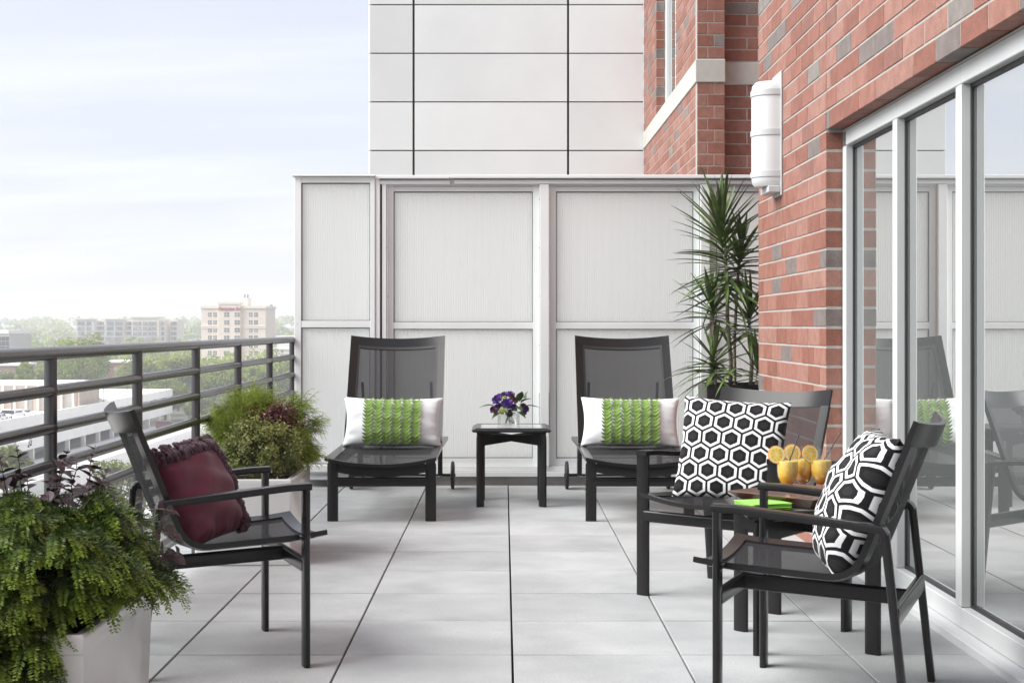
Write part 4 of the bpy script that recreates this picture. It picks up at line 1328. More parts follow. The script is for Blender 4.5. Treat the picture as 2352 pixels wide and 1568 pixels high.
drink = [(0, .0475), (.0155, .0505), (.0276, .0605), (.0360, .0795), (.0390, .100), (.0387, .122), (.0383, .130), (0, .131)]
goblet_me = MB().lathe(outer + inner_, 40).mesh('goblet', M['clearglass'], 50)
drink_me = MB().lathe(drink, 36).mesh('juice', M['juice'], 40)
def wedge(k, n=9, r=.0252):
    a0, a1 = 2 * math.pi * (k + .06) / n, 2 * math.pi * (k + .94) / n
    pts = [(.004 * math.cos((a0 + a1) / 2), .004 * math.sin((a0 + a1) / 2))] + [(r * math.cos(a0 + (a1 - a0) * i / 6), r * math.sin(a0 + (a1 - a0) * i / 6)) for i in range(7)]
    return MB().prism(pts, 'z', -.0031, .0031)
rind_me = MB().lathe([(.0312, -.0028), (.0335, -.0026), (.0340, 0), (.0335, .0026), (.0312, .0028), (.0312, -.0028)], 40).mesh('rind', M['rind'], 50)
pith_me = MB().lathe([(0, -.0026), (.0311, -.0026), (.0311, .0026), (0, .0026)], 40).mesh('pith', M['pith'], 30)
wedge_me = [wedge(k).mesh('segment', M['flesh'], 0) for k in range(9)]
glasses = [(1.072, 'left', 5.525), (1.147, 'middle', 5.60), (1.206, 'right', 5.555)]
lab = {'left': 'stemmed glass of orange juice at the left of the tray', 'middle': 'stemmed glass of orange juice behind the other two', 'right': 'stemmed glass of orange juice at the right of the tray'}
slab = {'left': 'orange slice on the rim of the left glass', 'middle': 'orange slice on the rim of the middle glass', 'right': 'orange slice on the rim of the right glass'}
TZ = .5225 + .0103
gpos = {}
for x, nm, d in glasses:
    gpos[nm] = (x, d)
    g = thing('goblet', lab[nm], 'glass', (x, d, TZ), 0, 'glasses of orange juice on the tray')
    g.scale = (.98, .98, 1.13)
    link('glass_bowl', goblet_me, g)
    link('juice', drink_me, g)
    # slice hooked over the rim, turned to the camera
    s = thing('orange_slice', slab[nm], 'orange slice', (x - .044, d - .010, TZ + .172), 0, 'orange slices on the glasses')
    s.rotation_euler = (R(82), R({'left': 8, 'middle': -6, 'right': 5}[nm]), R({'left': 8, 'middle': 14, 'right': 22}[nm]))
    link('rind', rind_me, s); link('pith', pith_me, s)
    for wme in wedge_me: link('segment', wme, s)
for nm, (dx, dz), lb in (('left', (.043, .065), 'black straw standing in the left glass of juice'), ('right', (.073, .07), 'black straw standing in the right glass of juice')):
    x, d = gpos[nm]
    tag(MB().tube((x - dx * .28 + .003, d, TZ + .10), (x + dx + .002, d + .01, TZ + .182 + dz), .0027, seg=10).build('straw', M['straw']), lb, 'straw', 'black straws in the drinks')
M['napkin'] = mat('lime_napkin', (.24, .52, .07), .85, var=.06, vscale=30, sheen=.1)
nk = thing('napkin_stack', 'stack of lime green paper napkins on the table edge before the tray', 'napkins', (.950, 5.365, .5225), R(18))
for i in range(7):
    w = .078
    MB().box(-w + random.uniform(-.003, .003), -w + random.uniform(-.003, .003), i * .0034, w + random.uniform(-.003, .003), w + random.uniform(-.003, .003), i * .0034 + .0031, ch=.0012) \
        .build('napkin', M['napkin'], nk, 0, rot=(0, 0, random.uniform(-.05, .05)))
# ------------------------------------------------------------------ planters
def make_planter(label, x0, x1, y0, y1, h, taper, m_, cat='planter', group=None, rim=.03):
    cx, cy = (x0 + x1) / 2, (y0 + y1) / 2
    t = thing('planter_box', label, cat, (cx, cy, 0), 0, group)
    w, d = (x1 - x0) / 2, (y1 - y0) / 2
    def ring(k, z, ins=0):
        return [(-w * k + ins, -d * k + ins, z), (w * k - ins, -d * k + ins, z), (w * k - ins, d * k - ins, z), (-w * k + ins, d * k - ins, z)]
    rings = [ring(taper, .0), ring(taper, .012), ring(1 - .006, h - .05), ring(1, h - .048), ring(1, h - .003), ring(1, h, .004), ring(1, h, rim), ring(1, h - .10, rim + .004)]
    vs = [p for r in rings for p in r]; fs = [(3, 2, 1, 0)]
    for i in range(len(rings) - 1):
        for j in range(4):
            fs.append((i * 4 + j, i * 4 + (j + 1) % 4, (i + 1) * 4 + (j + 1) % 4, (i + 1) * 4 + j))
    mb = MB().add(vs, fs)
    me = mb.mesh('planter_body', m_, 0)
    bm = bmesh.new(); bm.from_mesh(me)
    bmesh.ops.bevel(bm, geom=[e for e in bm.edges if abs((e.verts[0].co - e.verts[1].co).z) > .1 or len(e.link_faces) == 2 and e.calc_face_angle(0) > .8], offset=.006, segments=3, affect='EDGES', profile=.5)
    bm.to_mesh(me); bm.free()
    me.polygons.foreach_set('use_smooth', [True] * len(me.polygons)); me.set_sharp_from_angle(angle=R(32))
    link('body', me, t)
    MB().box(-w + rim + .003, -d + rim + .003, h - .14, w - rim - .003, d - rim - .003, h - .05).build('soil', M['soil'], t, 0)
    return t
pg = 'white square planter boxes along the railing'
make_planter('glossy white planter box in the front left corner under the yew', -1.548, -1.030, 3.58, 4.28, .43, .955, M['planter'], group=pg)
make_planter('glossy white planter box by the railing near the screen', -1.548, -1.058, 7.26, 7.97, .43, .965, M['planter'], group=pg)
make_planter('tall black planter box in the corner behind the brick wall', 1.395, 1.86, 10.05, 10.52, .79, .985, M['planter_black'], rim=.02)

def unit(a): return a / np.maximum(1e-9, np.linalg.norm(a, axis=-1, keepdims=True))

# ------------------------------------------------------------------ yew: sprays of needled shoots
M['yew'] = leaf_mat('yew_needle', (.013, .035, .008), (.225, .33, .034), .25, .42)
def shoots_to_needles(P0, D, L, per, nl, nw, base, seed, tipgain=1.0, droop=.9):
    """P0 start, D direction, L length of each shoot -> needle polygons in two ranks"""
    r = np.random.default_rng(seed)
    n = len(P0)
    out, tone = [], []
    down = np.array([0, 0, -1.0])
    for k in range(per):
        t = (k + .5) / per
        dirk = unit(D + down * (droop * t)[..., None] if np.ndim(droop) else D + down * droop * t)
        pos = P0 + (D * t + down * droop * t * t * .5) * L[:, None]
        side = unit(np.cross(dirk, np.array([0, 0, 1.0])) + 1e-3)
        up = np.cross(side, dirk)
        for s in (-1, 1, 0):
            if s == 0 and k % 2: continue
            if s == 0:
                nd = unit(dirk * .6 + up * 1.0 + r.normal(0, .25, (n, 3)))
            else:
                nd = unit(dirk * .62 + side * s * 1.0 + up * .12 + r.normal(0, .14, (n, 3)))
            ln = nl * r.uniform(.75, 1.15, n) * (1 - .45 * t ** 4) * (.7 + .3 * min(1, t * 6))
            wv = unit(np.cross(nd, up + r.normal(0, .2, (n, 3)))) * nw
            a = pos + r.normal(0, .0006, (n, 3))
            tip = a + nd * ln[:, None]
            mid = a + nd * (ln * .55)[:, None]
            V = np.stack([a - wv * .35, mid - wv * .5, tip, mid + wv * .5], 1)
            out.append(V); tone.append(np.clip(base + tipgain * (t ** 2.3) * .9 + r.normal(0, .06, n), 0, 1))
    return np.concatenate(out), np.concatenate(tone)

yew = thing('yew_shrub', 'spreading dark green yew with drooping needled shoots in the front planter', 'shrub', (-1.30, 3.94, .40))
def yew_layer(n_spray, scale, seed, base, gain, lo=-.42):
    r = np.random.default_rng(seed)
    th = r.uniform(0, 2 * np.pi, n_spray)
    sz = r.uniform(lo, 1, n_spray)
    rad = np.sqrt(np.clip(1 - np.clip(sz, 0, 1) ** 2, 0, 1))
    lump = 1 + .16 * np.sin(3 * th + 1.2) * np.cos(2.2 * sz * 3 + th) + r.normal(0, .07, n_spray)
    ext = np.stack([.375 * rad * np.cos(th), .43 * rad * np.sin(th), .285 * np.clip(sz, 0, 1) + .05 + np.minimum(sz, 0) * .36], 1) * (scale * lump)[:, None]
    c = ext
    outd = unit(np.stack([np.cos(th), np.sin(th), .55 * sz], 1) + r.normal(0, .22, (n_spray, 3)))
    P, D, L = [], [], []
    for k in range(8):
        fan = (k - 3.5) / 4.2
        side = unit(np.cross(outd, np.array([0, 0, 1.0])))
        d = unit(outd + side * (fan * .95)[..., None] if np.ndim(fan) else outd + side * fan * .95 + r.normal(0, .12, (n_spray, 3)))
        start = c + outd * (.022 * (1 - abs(fan)) ) + side * fan * .018
        P.append(start - d * .012); D.append(d); L.append(r.uniform(.075, .130, n_spray) * (1.05 - .35 * abs(fan)))
    keep = ~(((c[:, 0] > .17) & (c[:, 2] < .10)) | ((c[:, 2] < -.01) & (r.random(n_spray) < .55)))
    kk = np.tile(keep, 8)
    return np.concatenate(P)[kk], np.concatenate(D)[kk], np.concatenate(L)[kk], c[keep], outd[keep]
Vs, Ts = [], []
twigs = MB()
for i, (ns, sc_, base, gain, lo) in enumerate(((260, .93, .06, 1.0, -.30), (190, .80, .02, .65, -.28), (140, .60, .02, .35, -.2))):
    P, D, L, c, od = yew_layer(ns, sc_, 100 + i, base, gain, lo)
    V, T = shoots_to_needles(P, D, L, 22, .0200, .0056, base, 200 + i, gain, 1.5)
    # shoots differ: some sprays carry pale new growth, some are old
    Vs.append(V); Ts.append(T)
    for q in range(0, len(c), 2):
        a = Vector((c[q] * .12).tolist()); b = Vector(c[q].tolist())
        m_ = (a + b) / 2 + Vector((0, 0, .04))
        twigs.path_tube([a, m_, b], [.004, .003, .0015], 5)
# hanging shoots over the planter rim
r = np.random.default_rng(77)
n = 46
face = r.random(n) < 2
px_ = np.where(face, r.uniform(-.36, .22, n), r.uniform(.225, .27, n)); py_ = np.where(face, r.uniform(-.40, -.35, n), r.uniform(-.33, .2, n))
P = np.stack([px_, py_, r.uniform(-.02, .04, n)], 1)
D = unit(np.stack([np.where(face, r.normal(0, .25, n), .5), np.where(face, -.5, r.normal(0, .3, n)), np.full(n, -.9)], 1))
L = np.where(face, r.uniform(.10, .20, n), r.uniform(.05, .11, n))
V, T = shoots_to_needles(P, D, L, 28, .0170, .0050, .05, 300, .75, .45)
Vs.append(V); Ts.append(T)
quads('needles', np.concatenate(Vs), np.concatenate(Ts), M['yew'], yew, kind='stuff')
twigs.build('branches', M['wood_bark'], yew)
yew['kind_note'] = ''
del yew['kind_note']

# ------------------------------------------------------------------ purple leaved shrub growing through the yew
M['purple_leaf'] = mat('purple_leaf', (.036, .018, .026), .5, var=.35, vscale=40, c2=(.062, .028, .037), objvar=.25, spec=.4)
def ovate(L, w, cup):
    n = 6; vs, fs = [], []
    for i in range(n + 1):
        t = i / n
        ww = w * math.sin(math.pi * min(1, (.06 + .94 * t)) ** .85) * .5
        y = L * t; z = -cup * L * t * t
        vs += [(-ww, y, z + ww * .35), (0, y, z), (ww, y, z + ww * .35)]
    for i in range(n):
        a, b = i * 3, i * 3 + 3
        fs += [(a, a + 1, b + 1, b), (a + 1, a + 2, b + 2, b + 1)]
    me = bpy.data.meshes.new('leaf'); me.from_pydata(vs, [], fs)
    finish_mesh(me, M['purple_leaf'], 60)
    return me
ov = [ovate(.036, .024, .2), ovate(.032, .022, .45), ovate(.040, .027, .1), ovate(.024, .016, .3)]
lor = thing('purple_shrub', 'purple leaved shrub with thin upright twigs behind the yew', 'shrub', (-1.30, 4.06, .42))
rr = random.Random(41)
def orient(dirv, up):
    d = Vector(dirv).normalized(); s = d.cross(Vector(up)).normalized(); u = s.cross(d)
    return Matrix((s, d, u)).transposed()
nleaf = 0
stem_list = []
for i in range(26):
    a = rr.uniform(0, 6.28); rad = rr.uniform(.02, .22)
    base = Vector((math.cos(a) * rad * .8 - .03, math.sin(a) * rad, .20))
    lean = Vector((math.cos(a) * .35 + rr.uniform(-.2, .2) - .04, math.sin(a) * .3 + rr.uniform(-.2, .2), 1)).normalized()
    stem_list.append((base, lean, rr.uniform(.15, .29)))
for dx, dy, dz, L in ((.32, -.05, .20, .09), (.31, .0, .13, .10), (.34, -.12, .06, .09), (.30, .05, .25, .09)):
    stem_list.append((Vector((dx, dy, dz)), Vector((.8, -.25, .25)).normalized(), L))
for base, lean, L in stem_list[::-1]:
    pts = [base + lean * L * t + Vector((rr.uniform(-.008, .008), rr.uniform(-.008, .008), 0)) * (t > 0) - Vector((0, 0, .03 * t * t)) for t in (0, .25, .5, .75, 1)]
    MB().path_tube(pts, [.0026, .0022, .0018, .0013, .0007], 5).build('twig', M['wood_bark'], lor)
    nl = int(L / .033) + 1
    for k in range(nl):
        t = .18 + .80 * (k + .5) / nl
        f = t * 4; q = min(3, int(f)); p = pts[q].lerp(pts[q + 1], f - q)
        for s in (0, 1):
            if nleaf >= 296 or rr.random() < .12: continue
            ang = k * 2.4 + s * math.pi + rr.uniform(-.4, .4)
            e1 = lean.orthogonal().normalized(); e2 = lean.cross(e1)
            d = (e1 * math.cos(ang) + e2 * math.sin(ang)) * .9 + lean * .4
            o = link('leaf', rr.choice(ov), lor, p)
            o.rotation_euler = orient(d, lean + Vector((rr.uniform(-.4, .4), rr.uniform(-.4, .4), .1))).to_euler()
            s_ = rr.uniform(.9, 1.4) * (1.0 if t < .8 else .7); o.scale = (s_, s_, s_); nleaf += 1

# ------------------------------------------------------------------ shrubs in the second planter
M['cypress'] = leaf_mat('thread_foliage', (.060, .110, .014), (.32, .40, .05), .35, .5)
M['barberry'] = leaf_mat('red_foliage', (.035, .010, .014), (.17, .035, .045), .3, .5)
M['boxleaf'] = leaf_mat('small_green_leaf', (.045, .075, .016), (.36, .38, .11), .3, .4)
cyp = thing('thread_cypress', 'feathery bright green cypress at the back of the second planter', 'shrub', (-1.30, 7.78, .40))
r = np.random.default_rng(5)
def threads(n, seed):
    r = np.random.default_rng(seed)
    nb = 250
    th = r.uniform(0, 2 * np.pi, nb); u = r.uniform(-.12, 1, nb)
    rad = np.sqrt(np.clip(1 - u * u, 0, 1))
    rr_ = r.uniform(.66, 1.0, nb) * (1 + .13 * np.sin(2.5 * th + 3 * u))
    B = np.stack([.300 * rad * np.cos(th) * rr_, .28 * rad * np.sin(th) * rr_, (.10 + .34 * u) * rr_ + .03], 1)
    O = unit(np.stack([np.cos(th) * rad, np.sin(th) * rad, u * .9 + .25], 1))
    k = r.integers(0, nb, n)
    P = B[k] + r.normal(0, .018, (n, 3)) - O[k] * r.uniform(0, .06, n)[:, None]
    D = unit(O[k] + r.normal(0, .42, (n, 3)))
    L = r.uniform(.035, .085, n)
    out, tn = [], []
    prev = P; d = D.copy()
    segs = 4
    sd = unit(np.cross(D, r.normal(0, 1, (n, 3))))
    for s in range(segs):
        d2 = unit(d + np.array([0, 0, -.28]) + r.normal(0, .12, (n, 3)))
        nx = prev + d2 * (L / segs)[:, None]
        w0, w1 = .0021 * (1 - s / segs * .6), .0021 * (1 - (s + 1) / segs * .75)
        out.append(np.stack([prev - sd * w0, prev + sd * w0, nx + sd * w1, nx - sd * w1], 1))
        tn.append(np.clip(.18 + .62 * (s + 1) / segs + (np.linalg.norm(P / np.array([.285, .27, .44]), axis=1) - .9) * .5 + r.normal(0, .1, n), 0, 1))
        # side threads
        sdir = unit(d2 + sd * (1 if s % 2 else -1) * .9 + r.normal(0, .2, (n, 3)))
        e = prev + sdir * (L * .35)[:, None]
        pp = unit(np.cross(sdir, d2))
        out.append(np.stack([prev - pp * .0015, prev + pp * .0015, e + pp * .0006, e - pp * .0006], 1))
        tn.append(tn[-1])
        prev, d = nx, d2
    # long loose tips
    return np.concatenate(out), np.concatenate(tn), B
V, T, B = threads(9800, 9)
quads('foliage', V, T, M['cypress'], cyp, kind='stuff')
tw = MB()
for b in B[::3]:
    tw.path_tube([(0, 0, .0), tuple(b * .5 + np.array([0, 0, .04])), tuple(b)], [.005, .003, .001], 5)
for i in range(7):   # stray drooping sprigs
    a = random.uniform(-1.2, .6); s = Vector((.24, -.1 + .05 * i * .5, .18 + .02 * i)); e = s + Vector((.10, random.uniform(-.06, .04), -.06 + random.uniform(-.02, .05)))
    tw.path_tube([s, (s + e) / 2 + Vector((0, 0, .02)), e], [.002, .0012, .0006], 4)
tw.build('branches', M['wood_bark'], cyp)

def leaf_cloud(c, rads, n, size, seed, aspect=.55, clump=60, spread=.045, tilt=.6, lo=.0, zmin=None):
    r = np.random.default_rng(seed)
    C = r.normal(0, 1, (clump, 3)); C = unit(C) * (r.uniform(.35, 1, (clump, 1)) ** .5) * np.array(rads)
    ct = r.uniform(0, 1, clump)
    k = r.integers(0, clump, n)
    P = C[k] + r.normal(0, spread, (n, 3))
    if zmin is not None: P[:, 2] = np.maximum(P[:, 2], zmin)
    rel = np.linalg.norm(P / np.array(rads), axis=1)
    outw = unit(P / np.array(rads) + 1e-4)
    nr = unit(outw * tilt + r.normal(0, .6, (n, 3)) + np.array([0, 0, .35]))
    a = unit(np.cross(nr, r.normal(0, 1, (n, 3)))); b = np.cross(nr, a)
    s = size * r.uniform(.65, 1.25, n)[:, None]
    P = P + np.array(c)
    V = np.stack([P - a * s, P - b * s * aspect, P + a * s, P + b * s * aspect], 1)
    tone = np.clip(lo + .35 * ct[k] + .45 * np.clip(rel - .45, 0, 1) + .15 * outw[:, 2] + r.normal(0, .1, n), 0, 1)  # varied by clump, paler outwards and upwards
    return V, tone, C
box_ = thing('boxwood', 'small rounded light green box shrub at the front of the second planter', 'shrub', (-1.235, 7.47, .40))
V, T, C = leaf_cloud((0, 0, .155), (.205, .16, .150), 8200, .0085, 31, .5, 140, .018, .8, .08)
V2, T2, C2 = leaf_cloud((-.05, .02, .265), (.11, .10, .06), 1500, .0085, 32, .5, 40, .014, .8, .1)
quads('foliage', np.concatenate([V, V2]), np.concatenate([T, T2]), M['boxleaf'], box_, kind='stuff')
tw = MB()
for c in C[::2]: tw.path_tube([(0, 0, -.02), tuple(c * .5 + np.array([0, 0, .09])), tuple(c + np.array([0, 0, .14]))], [.004, .0025, .001], 5)
tw.build('branches', M['wood_bark'], box_)
bar = thing('barberry', 'dark red leaved shrub between the cypress and the box shrub', 'shrub', (-1.225, 7.62, .40))
V, T, C = leaf_cloud((0, 0, .29), (.160, .12, .105), 3800, .0085, 33, .6, 80, .02, .7, .0)
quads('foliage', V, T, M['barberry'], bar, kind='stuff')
tw = MB()
for c in C[::2]: tw.path_tube([(0, 0, -.02), tuple(c * .5 + np.array([0, 0, .14])), tuple(c + np.array([0, 0, .27]))], [.004, .0025, .001], 5)
tw.build('branches', M['wood_bark'], bar)

# ------------------------------------------------------------------ tall dracaena in the corner
M['strap'] = mat('strap_leaf', (.048, .092, .026), .36, var=.35, vscale=12, c2=(.13, .195, .050), objvar=.3, spec=.5)
def strap(L, w, droop):
    n = 9; vs, fs = [], []
    for i in range(n + 1):
        t = i / n
        ww = w * (.55 + .45 * math.sin(math.pi * min(1, t * 1.6) * .5)) * (1 - t ** 2.6) * .5 + .0006
        y = L * t * (1 - .12 * droop * t * t); z = -droop * L * t * t
        vs += [(-ww, y, z + ww * .55), (0, y, z), (ww, y, z + ww * .55)]
    for i in range(n):
        a, b = i * 3, i * 3 + 3
        fs += [(a, a + 1, b + 1, b), (a + 1, a + 2, b + 2, b + 1)]
    me = bpy.data.meshes.new('leaf'); me.from_pydata(vs, [], fs)
    finish_mesh(me, M['strap'], 60)
    return me
straps = [strap(.42, .036, .08), strap(.42, .034, .20), strap(.40, .036, .04), strap(.44, .032, .36), strap(.42, .030, .75)]
drc = thing('dracaena', 'tall spiky dragon tree with several canes in the black planter', 'plant', (1.60, 10.26, .72))
rr = random.Random(13)
def cane(pts, r0, r1):
    P = [Vector(p) for p in pts]
    fine = []
    for a, b in zip(P[:-1], P[1:]):
        k = max(2, int((b - a).length / .018))
        for i in range(k): fine.append(a.lerp(b, i / k))
    fine.append(P[-1])
    n_ = len(fine)
    MB().path_tube(fine, [(r0 + (r1 - r0) * i / n_) * (1 + .10 * (i % 2)) for i in range(n_)], 9).build('cane', M['cane'], drc, 60)
def head(base, top, n, Ls, low=-.2):
    b, t = Vector(base), Vector(top)
    ax = (t - b).normalized()
    for i in range(n):
        f = i / max(1, n - 1)
        p = b.lerp(t, f)
        el = R(-18 + 100 * f ** 1.25) + rr.uniform(-.2, .2)          # low leaves spread, top leaves stand up
        az = i * 2.39996 + rr.uniform(-.25, .25)
        d = Vector((math.cos(az) * math.cos(el), math.sin(az) * math.cos(el), math.sin(el)))
        wp = p + drc_loc
        me = straps[0] if f > .6 else (straps[1] if f > .25 else rr.choice(straps[1:4]))
        if f > .8: me = straps[2]
        L = Ls * rr.uniform(.78, 1.12) * (1 - .18 * (f > .85))
        # keep clear of the wall end and the screen
        tip = wp + d * L * .42
        if tip.x > 2.4 or (tip.y < 9.7 and tip.x > 1.6): continue
        if tip.y > 10.93:
            d.y *= max(.1, (10.93 - wp.y) / max(.01, (tip.y - wp.y))); d.normalize()
        o = link('leaf', me, drc, p)
        o.rotation_euler = orient(d, ax + Vector((rr.uniform(-.25, .25), rr.uniform(-.25, .25), .2))).to_euler()
        o.scale = (rr.uniform(.85, 1.1), L, L)
drc_loc = Vector((1.60, 10.26, .72))
def dl(x, z, dy=0): return (x - 1.60, dy, z - .72)
cane([dl(1.585, .70, -.02), dl(1.59, .95, -.02), dl(1.565, 1.25, -.02), dl(1.565, 1.43, -.02), dl(1.545, 1.75, -.02), dl(1.525, 1.96, -.02)], .0145, .011)
head(dl(1.568, 1.42, -.02), dl(1.522, 1.98, -.02), 112, 1.08)
cane([dl(1.635, .70, .08), dl(1.63, 1.1, .08), dl(1.65, 1.47, .08), dl(1.665, 1.70, .07)], .011, .010)
head(dl(1.655, 1.50, .08), dl(1.672, 1.75, .06), 44, .88)
cane([dl(1.46, .70, -.04), dl(1.455, .95, -.04), dl(1.47, 1.12, -.05), dl(1.462, 1.22, -.05)], .013, .012)
head(dl(1.463, 1.20, -.05), dl(1.455, 1.34, -.05), 36, .84)
cane([dl(1.715, .70, -.05), dl(1.73, .92, -.06), dl(1.71, 1.14, -.06)], .014, .013)
head(dl(1.71, 1.12, -.06), dl(1.715, 1.30, -.06), 36, .92)
cane([dl(1.47, .70, -.12), dl(1.465, .86, -.13)], .010, .010)
head(dl(1.466, .83, -.13), dl(1.448, .99, -.13), 28, .88)
cane([dl(1.745, .70, -.12), dl(1.75, .82, -.13)], .010, .010)
head(dl(1.75, .80, -.13), dl(1.757, .93, -.13), 22, .80)
for i in range(14):     # old drooping leaves at the foot
    az = rr.uniform(2.4, 4.4); d = Vector((math.cos(az), math.sin(az) * .6, .25))
    o = link('leaf', straps[rr.choice((3, 4))], drc, dl(1.47 + rr.uniform(-.01, .2), .86 + rr.uniform(-.02, .06), -.10))
    o.rotation_euler = orient(d, (0, 0, 1)).to_euler(); s_ = rr.uniform(.8, 1.05); o.scale = (1, s_, s_)
# ------------------------------------------------------------------ the town below
def sstep(a, b, x):
    t = min(1, max(0, (x - a) / (b - a))); return t * t * (3 - 2 * t)
def gz(x, y):
    return -27.2 + 6.0 * sstep(150, 290, y) + 24 * sstep(560, 1900, y) + 3.0 * math.sin(x * .006 + 1) * sstep(600, 1200, y)
M['ground'] = mat('ground_mix', (.085, .095, .05), .95, var=.4, vscale=.05, c2=(.16, .15, .12))
gx = [-1150 + 2000 * i / 40 for i in range(41)]; gy = [-60, 0, 60, 120, 150, 180, 210, 240, 270, 300, 340, 400, 480, 560] + [640 + 80 * i for i in range(19)]
vs = [(x, y, gz(x, y)) for y in gy for x in gx]; m_ = len(gx)
fs = [(j * m_ + i, j * m_ + i + 1, (j + 1) * m_ + i + 1, (j + 1) * m_ + i) for j in range(len(gy) - 1) for i in range(m_ - 1)]
structure(MB().add(vs, fs).build('ground', M['ground'], smooth=60))
M['pave'] = mat('pale_concrete_road', (.62, .60, .57), .9, var=.10, vscale=.3)
M['white_conc'] = mat('garage_concrete', (.86, .84, .80), .85, var=.05, vscale=.4)
M['dark_in'] = mat('garage_shade', (.36, .34, .31), .9, var=.2, vscale=.4)  # shade inside the openings, put into the colour
def TX(px, d): return (px - 1158) * d / 3355
def TZc(py, d): return EYE - (py - 752) * d / 3355

lx = [-140 + 95 * i / 10 for i in range(11)]; ly_ = [60 + 270 * i / 27 for i in range(28)]
structure(MB().add([(x, y, gz(x, y) + .06) for y in ly_ for x in lx], [(j * 11 + i, j * 11 + i + 1, (j + 1) * 11 + i + 1, (j + 1) * 11 + i) for j in range(27) for i in range(10)]).build('parking_lot', M['pave'], smooth=60))
# car park: long facade facing the sun
gar = thing('parking_garage', 'long white concrete parking garage with open decks below the railing', 'building')
gx0, gx1, gy0, gy1 = -108, -75, 196, 330
zr, zd, zl = -13.8, -17.6, -21.4
wc = M['white_conc']
for z, n_ in ((zr, 'roof_deck'), (zd, 'deck')):
    MB().box(gx0, gy0, z - .35, gx1 - .31, gy1, z).build(n_, wc, gar, 0)
for z in (zr, zd):
    MB().box(gx1 - .3, gy0, z - .5, gx1, gy1, z + 1.1).build('parapet', wc, gar, 0)
    MB().box(gx0, gy0 - .3, z - .5, gx1 - .3, gy0, z + 1.1).build('parapet', wc, gar, 0)
    MB().box(gx0, gy1, z - .5, gx1 - .001, gy1 + .3, z + 1.1).build('parapet', wc, gar, 0)
y = gy0
col_me = MB().box(-.35, -.3, 0, .35, .3, zr - .5 - zl).mesh('column', wc, 0)
while y <= gy1:
    link('column', col_me, gar, (gx1 - .75, y, zl)); link('column', col_me, gar, (gx1 - 14, y, zl))
    y += 9.55
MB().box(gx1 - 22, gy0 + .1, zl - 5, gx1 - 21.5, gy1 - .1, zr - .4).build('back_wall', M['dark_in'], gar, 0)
# sloping ramps seen in the openings
for ya, yb, za, zb_ in ((gy0 + 12, gy0 + 75, zl, zd - .4), (gy0 + 60, gy0 + 128, zl, zd - .4)):
    MB().prism([(ya, za), (yb, zb_), (yb, zb_ + 1.0), (ya, za + 1.0)], 'x', gx1 - 9, gx1 - 8.6).build('ramp_wall', wc, gar, 0)
# flat dark plates on the facade, the shade of openings put into their colour
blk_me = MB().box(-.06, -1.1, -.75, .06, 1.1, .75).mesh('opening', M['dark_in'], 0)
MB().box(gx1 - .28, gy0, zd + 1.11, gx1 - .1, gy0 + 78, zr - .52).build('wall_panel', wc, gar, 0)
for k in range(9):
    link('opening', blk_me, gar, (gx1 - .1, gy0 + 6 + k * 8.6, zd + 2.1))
lp_me = MB().tube((0, 0, 0), (0, 0, 2.6), .06, seg=6).box(-.1, -.5, 2.6, .1, .5, 2.75).mesh('deck_lamp', M['rail'], 0)
for k in range(8): link('deck_lamp', lp_me, gar, (gx1 - .15, gy0 + 10 + k * 17, zr + 1.1))
# lower deck in front with its own wall
low = thing('lower_garage', 'lower white concrete garage deck with square wall openings', 'building')
MB().box(gx1 + .01, 170, -20.3, -62.3, 318, -19.95).build('deck', M['pave'], low, 0)
MB().box(-62.3, 170, -20.6, -62.0, 318, -19.1).build('parapet', wc, low, 0)
MB().box(-62.6, 170, -28.2, -62.31, 318, -20.31).build('wall', wc, low, 0)
for k in range(15):
    link('opening', MB().box(-.06, -.8, -1.0, .06, .8, 1.0).mesh('opening', M['dark_in'], 0) if k == 0 else op2, low, (-62.26, 176 + k * 9.4, -22.6)) if k else None
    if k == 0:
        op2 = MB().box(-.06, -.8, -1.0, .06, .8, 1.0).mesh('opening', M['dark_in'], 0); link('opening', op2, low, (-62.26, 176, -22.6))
# stair tower and pink fronted block over the garage
twr = thing('garage_tower', 'beige concrete block rising behind the parked cars', 'building')
M['beige'] = mat('beige_render', (.50, .40, .33), .9, var=.08, vscale=.5)
MB().box(-125, 262, zr, -76.2, 275, -8.9).build('wall', M['beige'], twr, 0)
for k in range(7):
    MB().box(-90 + k * 2.1, 261.6, zr, -89.7 + k * 2.1, 262.0, -9.2).build('pier', wc, twr, 0)
MB().box(-125, 261.7, -9.2, -76.0, 275.2, -8.7).build('coping', wc, twr, 0)
for k in range(3):
    MB().box(-86.5 + k * 3.6, 261.9, zr + .2, -84.6 + k * 3.6, 261.98, zr + 2.6).build('opening', M['dark_in'], twr, 0)
# grey retaining wall and street
rw = tag(MB().box(-120, 186, -30, -60, 187.2, -23.6).build('retaining_wall', M['stone'], smooth=0), 'grey concrete retaining wall below the garage', 'wall')

